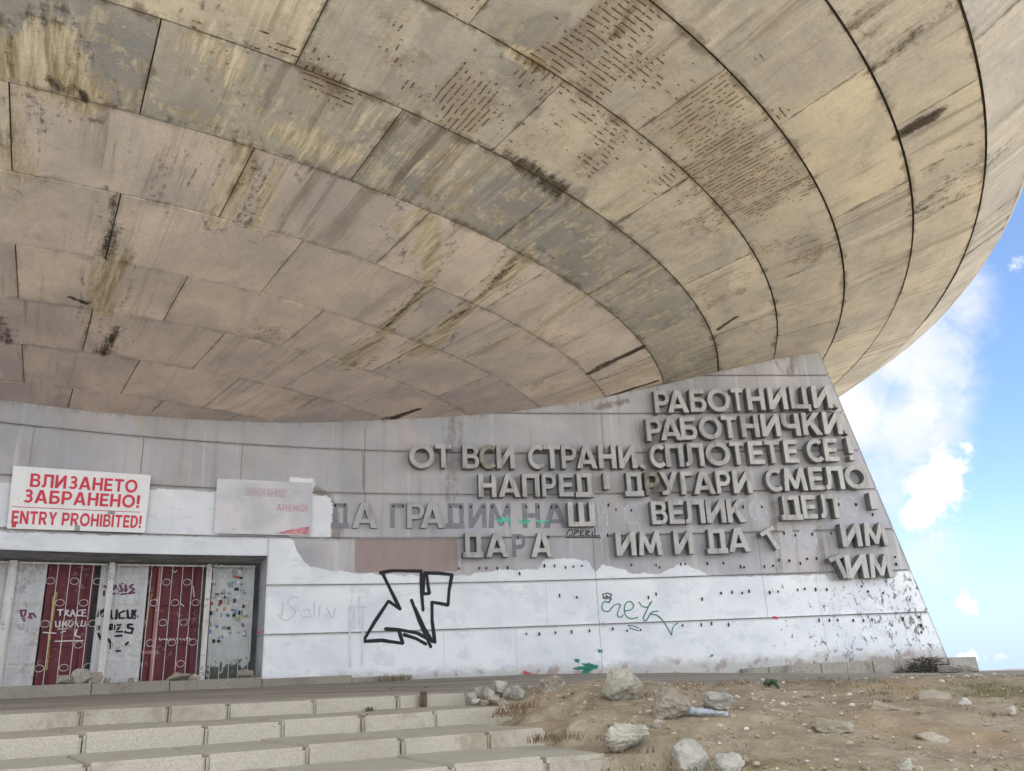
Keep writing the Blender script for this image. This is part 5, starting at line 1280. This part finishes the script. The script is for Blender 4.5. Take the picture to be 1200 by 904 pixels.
# stones on the sill in front of the doors
SB = [(70, 806, 20, 11, M_R1, 'pale stone on the door sill, leftmost of the stones there'), (90, 806, 24, 18, M_R1, 'biggest pale block on the door sill, in front of the maroon door'), (108, 805, 16, 13, M_R2, 'brown broken stone on the sill right of the biggest block'), (122, 804, 12, 6, M_R5, 'low grey crumbs on the sill below the black tag'), (205, 803, 30, 10, M_R4, 'flat tan slab on the sill below the second maroon door'), (226, 801, 16, 8, M_R4, 'small tan slab piece right of the flat slab on the sill'), (286, 799, 20, 10, M_R2, 'brown lump on the sill in the right corner of the entrance'), (152, 803, 8, 5, M_R5, 'small grey stone on the sill below the white panel')]
for i, (x, y, w, h, mt, lab) in enumerate(SB):
    X, z = hit((x, y), -.1); zt = float(np.interp(X, [-9, XJ], [.10, .045])); p = wpt(X, zt, -.1)
    rock((x, y), (w, h), mt, lab, 300+i, .7, .05, None, 8, .1, 'stones on the door sill', p, 3)

# scattered gravel and crumbs on the dirt : uncountable
def gravel():
    V, Fc = [], []; r_ = np.random.default_rng(3); n = 6000
    ico = bmesh.new(); bmesh.ops.create_icosphere(ico, subdivisions=1, radius=1); iv = np.array([v.co[:] for v in ico.verts]); fi = [[v.index for v in f.verts] for f in ico.faces]; ico.free()
    k = 0; col = []
    while k < n:
        Y = r_.uniform(4.2, 11.2); X = r_.uniform(-.9, .66*Y+.6)
        if X < stair_end(Y)-.05: continue
        dens = .35+1.2*max(0, float(fbm(np.array([X*1.1]), np.array([Y*1.1]), 3)[0]))+1.2*math.exp(-((X-.9)/.7)**2-((Y-8.3)/.8)**2)
        if r_.random() > dens: continue
        s_ = min(.030, .0045*(1/(1-r_.random()*.985))**.52); sc = s_*np.array([r_.uniform(.8, 1.4), r_.uniform(.7, 1.2), r_.uniform(.4, .8)])
        a = r_.uniform(0, 6.28); c_, q_ = math.cos(a), math.sin(a)
        P = iv*(1+r_.normal(0, .14, (len(iv), 1)))*sc; P = np.stack([P[:, 0]*c_-P[:, 1]*q_, P[:, 0]*q_+P[:, 1]*c_, P[:, 2]], 1)
        z = float(ground_z(X, Y))
        nn = float((.018+.05)*fbm(np.array([X*1.3]), np.array([Y*1.3]), 3)[0]*max(0, 1-math.hypot(X-3, Y-8)/30)) if Y < 9.2 else 0
        b = len(V)*1; V += [tuple(p+np.array([X, Y, z+nn+sc[2]*.25])) for p in P]; Fc += [tuple(b+i for i in f) for f in fi]; k += 1
    o = mesh_obj('gravel', V, Fc, M_GRAV); return setp(o, 'small stones and crumbs scattered over the dirt', None, None, 'stuff')
def grav_mat():
    m, t, b = new_mat('gravel'); g_ = t.n('ShaderNodeNewGeometry'); rp = g_.outputs['Random Per Island']
    c = t.ramp(rp, [(0, (.20, .155, .105, 1)), (.5, (.32, .265, .19, 1)), (.8, (.44, .385, .30, 1)), (1, (.60, .56, .49, 1))])
    finish(t, b, c, .95, t.noise(g_.outputs['Position'], 60, 4), .01, .6); return m
M_GRAV = grav_mat(); gravel()

# dry grass and weeds
def blades(name, spots, mat, label, kind='stuff', cat=None, seed=1):
    r_ = random.Random(seed); V, Fc = [], []
    for (X, Y, z, n, rad, hgt, lean) in spots:
        for i in range(n):
            a = r_.uniform(0, 6.28); q = rad*math.sqrt(r_.random()); x, y = X+q*math.cos(a), Y+q*math.sin(a)
            h = hgt*r_.uniform(.4, 1.1); d = r_.uniform(0, 6.28); l = lean*r_.uniform(.2, 1.3)*h; w = .0024*r_.uniform(.7, 1.6)
            ux, uy = -math.sin(d)*w, math.cos(d)*w; b = len(V); lx, ly = math.cos(d)*l, math.sin(d)*l
            V += [(x-ux, y-uy, z-.01), (x+ux, y+uy, z-.01), (x+lx*.4+ux*.8, y+ly*.4+uy*.8, z+h*.6), (x+lx*.4-ux*.8, y+ly*.4-uy*.8, z+h*.6), (x+lx, y+ly, z+h*(1-.3*abs(lean)))]
            Fc += [(b, b+1, b+2, b+3), (b+3, b+2, b+4)]
    o = mesh_obj(name, V, Fc, mat)
    return setp(o, label, cat, None, kind)
M_DRY = simple('dry_grass', (.17, .115, .065), .9, .35, 9)
M_GRS = simple('green_grass', (.12, .115, .05), .9, .35, 9)
M_BRU = simple('dark_brush', (.05, .045, .03), .95, .4, 9)
sp_ = []
r_ = random.Random(9)
for i in range(260):
    u, v = r_.uniform(0, 1), r_.uniform(0, 1)
    X, Y = GREEN_AT[0]-1.3+2.6*u, GREEN_AT[1]-1.2+2.4*v; sp_.append((X, Y, float(ground_z(X, Y)), 9, .10, .028, 1.1))
for i in range(70):
    X, Y = GREEN2[0]+r_.gauss(0, .5), GREEN2[1]+r_.gauss(0, .2); sp_.append((X, Y, float(ground_z(X, Y))-.01, 8, .08, .03, 1.1))
blades('grass', sp_, M_GRS, 'thin short grass on the right-hand dirt', seed=2)
sp2 = []
for (x, y, n, rad, h) in ((600, 838, 90, .16, .10), (612, 832, 90, .16, .09), (590, 842, 60, .12, .06), (655, 868, 90, .22, .07), (640, 872, 70, .15, .06), (790, 806, 60, .3, .05), (840, 806, 60, .4, .05), (760, 818, 40, .2, .06), (880, 802, 60, .4, .05), (940, 800, 60, .5, .05), (700, 870, 40, .15, .05), (745, 885, 40, .15, .05)):
    P_ = ground_hit((x, y)); sp2.append((P_[0], P_[1], P_[2]+.02, n, rad, h, 1.2))
blades('dry_grass', sp2, M_DRY, 'matted dry brown grass by the stairs and along the dirt edge', seed=3)
def plant(px, label, mat, n, rad, h, seed, lean=1.0, name='weed', z=None):
    P_ = ground_hit(px) if z is None else z; r2 = random.Random(seed)
    o = blades(name, [(P_[0]+r2.uniform(-rad, rad)*.3, P_[1]+r2.uniform(-rad, rad)*.2, P_[2], n//4, rad*.7, h, lean) for _ in range(4)], mat, label, None, 'plant', seed); return o
Xw, zw = hit((455, 797), .40); P_ = wpt(Xw, -.10, .45)
plant(None, 'brown dry weed clump growing at the foot of the wall', simple('weed_brown', (.12, .085, .04), .95, .4), 260, .55, .16, 5, .8, z=P_)
plant((412, 832), 'tiny green tuft growing at the foot of the first stair riser', M_GRS, 60, .07, .05, 6, 1.2, z=[-1.48, 8.45, tread_z(1, -1.5)])
# dark brush heap beside the plinth
def brush():
    r2 = random.Random(8); mb = MB(); X0, z0 = hit((1092, 788), .55)
    for i in range(420):
        X = X0+max(-.6, min(.6, r2.gauss(0, .30))); off = .42+r2.uniform(-.25, .3); hmax = .34*math.exp(-((X-X0)/.5)**2)
        p = Vector(wpt(X, -.47+r2.random()*hmax, off)); d = Vector((r2.gauss(0, 1), r2.gauss(0, .6), r2.gauss(.1, .4))).normalized()*r2.uniform(.08, .2)
        mb.tube([p, p+d*.5+Vector((0, 0, .01)), p+d], [.006, .005, .002], 4)
    return setp(mb.build('dark_brush', M_BRU), 'heap of dark dead brush against the concrete plinth at the wall end', 'brush')
brush()
rock((1118, 789), (30, 9), M_R5, 'grey stone slab beside the heap of dark brush', 401, .6, .2, (0, .15, 0))
rock((1138, 788), (24, 8), M_R2, 'dark low stone at the outer corner of the plinth', 403, .6, .3, (0, .1, 0))
# green scrap on the paving edge
P_ = ground_hit((904, 806)); mb = MB()
for k, (p, q) in enumerate((((-.07, 0, .03), (.02, 0, .06)), ((.0, .0, .06), (.07, -.03, -.01)), ((-.03, .03, .02), (.07, .0, .06)))): mb.tube([Vector(P_)+Vector(p), Vector(P_)+(Vector(p)+Vector(q))/2+Vector((0, 0, .02)), Vector(P_)+Vector(q)], [.016, .026, .010], 7)
setp(mb.build('rag', simple('green_rag', (.05, .075, .05), .9, .5, 12), smooth=True), 'crumpled dark green scrap lying on the dirt edge right of centre', 'rag')
# crushed plastic bottle
P_ = ground_hit((826, 842)); me_ = MB(); pts = []; rad = []
dv = Vector((-.30, .13, .045)); 
for i in range(22):
    f = i/21; pts.append(Vector(P_)+Vector((.15, -.07, .028))+dv*f*1.05)
    rad.append((.012 if f < .06 else (.012+.036*min(1, (f-.06)/.5)))*(1-.10*math.sin(f*31))*(1 if f < .95 else .75))
me_.tube(pts, rad, 16)
def bottle_mat():
    m, t, b = new_mat('clear_plastic'); oc = t.n('ShaderNodeTexCoord').outputs['Object']
    n = t.noise(oc, 30, 4, .6, 1.0); finish(t, b, t.mix(n, (.40, .46, .51, 1), (.66, .72, .76, 1)), .25, n, .02, .9)
    b.inputs['Transmission Weight'].default_value = .35; b.inputs['IOR'].default_value = 1.3; return m
me_.v = [(x, y, P_[2]+.045+(z-P_[2]-.045)*.62+.014*mnoise.noise(Vector((x*40, y*40, z*40)))) for x, y, z in me_.v]
o = me_.build('plastic_bottle', bottle_mat(), smooth=True); setp(o, 'crushed clear plastic bottle lying beside the brown boulder', 'bottle')
cb = MB(); cb.tube([pts[0]-dv*.06, pts[0]-dv*.0], .017, 12); c_ = cb.build('cap', simple('cap_blue', (.35, .42, .5), .5)); c_.parent = o
# broken wooden stub standing in front of the first step
mb = MB(); X = -1.02; Y = .68*X+9.58
z0 = tread_z(1, X)-.02
mb.hexa([(X-.03, Y-.03, z0), (X+.035, Y-.03, z0), (X+.035, Y+.03, z0), (X-.03, Y+.03, z0), (X-.028, Y-.028, z0+.155), (X+.033, Y-.026, z0+.145), (X+.033, Y+.03, z0+.16), (X-.028, Y+.03, z0+.165)])
setp(mb.build('wooden_stub', simple('old_wood', (.085, .065, .045), .9, .4, 14)), 'short dark broken stub standing against the first step', 'stub')
# dark piece of rubbish on the paving behind the rubble
for (px, nm, lab, sz) in (((458, 810), 'twig', 'small dark twig lying on the paving above the wooden stub', .035), ((500, 808), 'twig', 'thin dark twig lying on the paving right of the stub', .045), ((442, 845), 'twig', 'bent dark twig caught on the second step riser', .05)):
    P_ = ground_hit(px) if px[1] < 830 else np.array([-1.33, 7.36, tread_z(2, -1.3)+.09]); mb = MB(); P_ = Vector(P_)+Vector((0, 0, .02))
    mb.tube([P_+Vector((-sz, 0, .015)), P_+Vector((0, .01, -.005)), P_+Vector((sz*.8, -.02, .02))], [.004, .006, .003], 6)
    setp(mb.build(nm, M_DRY), lab, 'twig')

# ================================================================== SKY
def sky():
    t = NT(W.node_tree); bg = W.node_tree.nodes['Background']
    sk = t.n('ShaderNodeTexSky'); sk.sky_type = 'NISHITA'; sk.sun_disc = False; sk.sun_elevation = R(SUN_EL); sk.sun_rotation = R(SUN_AZ)
    sk.altitude = 1400; sk.air_density = 1.0; sk.dust_density = .6; sk.ozone_density = 1.2
    dirv = t.n('ShaderNodeTexCoord').outputs['Generated']
    x, y, z = t.xyz(dirv)
    col = t.mix(1.0, sk.outputs[0], (SKYT[0], SKYT[1], SKYT[2], 1), 'MULTIPLY')
    # cloud plane coordinates
    zz = t.math('MAXIMUM', z, .03); pl = t.comb(t.math('DIVIDE', x, t.add(zz, .35)), t.math('DIVIDE', y, t.add(zz, .35)), 0)
    n1 = t.noise(pl, 2.2, 7, .58, .4); n2 = t.noise(dirv, 9, 6, .6, .3)
    def blob(px, rad, k):
        d = ray(px); d = d/np.linalg.norm(d)
        vm = t.n('ShaderNodeVectorMath', operation='DOT_PRODUCT'); t.put(vm.inputs[0], dirv); vm.inputs[1].default_value = tuple(d)
        ang = t.math('ARCCOSINE', t.math('MINIMUM', vm.outputs['Value'], .99999))
        return t.mul(t.step(ang, R(rad)*1.25, R(rad)*.15), k)
    n4 = t.noise(dirv, 24, 7, .62, .5); n6 = t.noise(dirv, 60, 5, .6)
    def field(L):
        cl = None
        for px, rad, k in L:
            b_ = blob(px, rad, k); cl = b_ if cl is None else t.mx(cl, b_)
        return cl
    veil = field((((985, 480), 6.0, 1.1), ((1060, 410), 5.2, 1.05), ((1120, 360), 3.4, .75), ((1040, 560), 5.2, .85), ((1080, 650), 4.0, .65), ((1060, 500), 5.0, 1.0), ((1095, 300), 3.4, .6)))
    m_v = t.mul(t.step(t.add(veil, t.add(t.mul(t.sub(n2, .5), 1.3), t.mul(t.sub(n4, .5), .9))), .16, 1.08), .90)
    cum = field((((1095, 575), 2.4, 1.0), ((1078, 602), 1.7, .9), ((1110, 545), 1.5, .8), ((1132, 708), 1.4, .6), ((1143, 714), 1.0, .5), ((1128, 772), .5, .7), ((1140, 770), .6, .75), ((1152, 773), .45, .65), ((1160, 776), .45, .6), ((1173, 773), .6, .7), ((1188, 775), .5, .6), ((1196, 310), .9, .7), ((1130, 527), .8, .55)))
    m_c = t.step(t.add(cum, t.add(t.mul(t.sub(n4, .5), 1.5), t.mul(t.sub(n6, .5), 1.1))), .28, .85)
    m1 = t.mx(m_v, m_c)
    # general broken cloud; unseen bright bank added behind the viewer to light the wall
    back = t.step(y, .45, -.2)
    gen = t.mul(t.step(t.add(n1, t.mul(back, .22)), .50, .70), t.step(y, .80, .35))
    m = t.mx(m1, gen)
    hz = t.step(z, .16, -.02)
    col = t.mix(t.mul(hz, .85), col, (HZ[0], HZ[1], HZ[2], 1))
    cc = t.mix(t.step(n1, .40, .7), (CLD*.80, CLD*.83, CLD*.90, 1), (CLD, CLD, CLD, 1))
    cc = t.mix(m_c, cc, (6.2, 6.3, 6.5, 1))
    cc = t.mix(t.mul(back, .9), cc, (CLB*.93, CLB*.98, CLB*1.06, 1))
    t.put(bg.inputs[0], t.mix(m, col, cc)); bg.inputs[1].default_value = SKY_STRENGTH
SKYT = (.78, .84, .90); HZ = (2.7, 3.7, 4.7); CLD = 5.0; CLB = 12.0
sky()
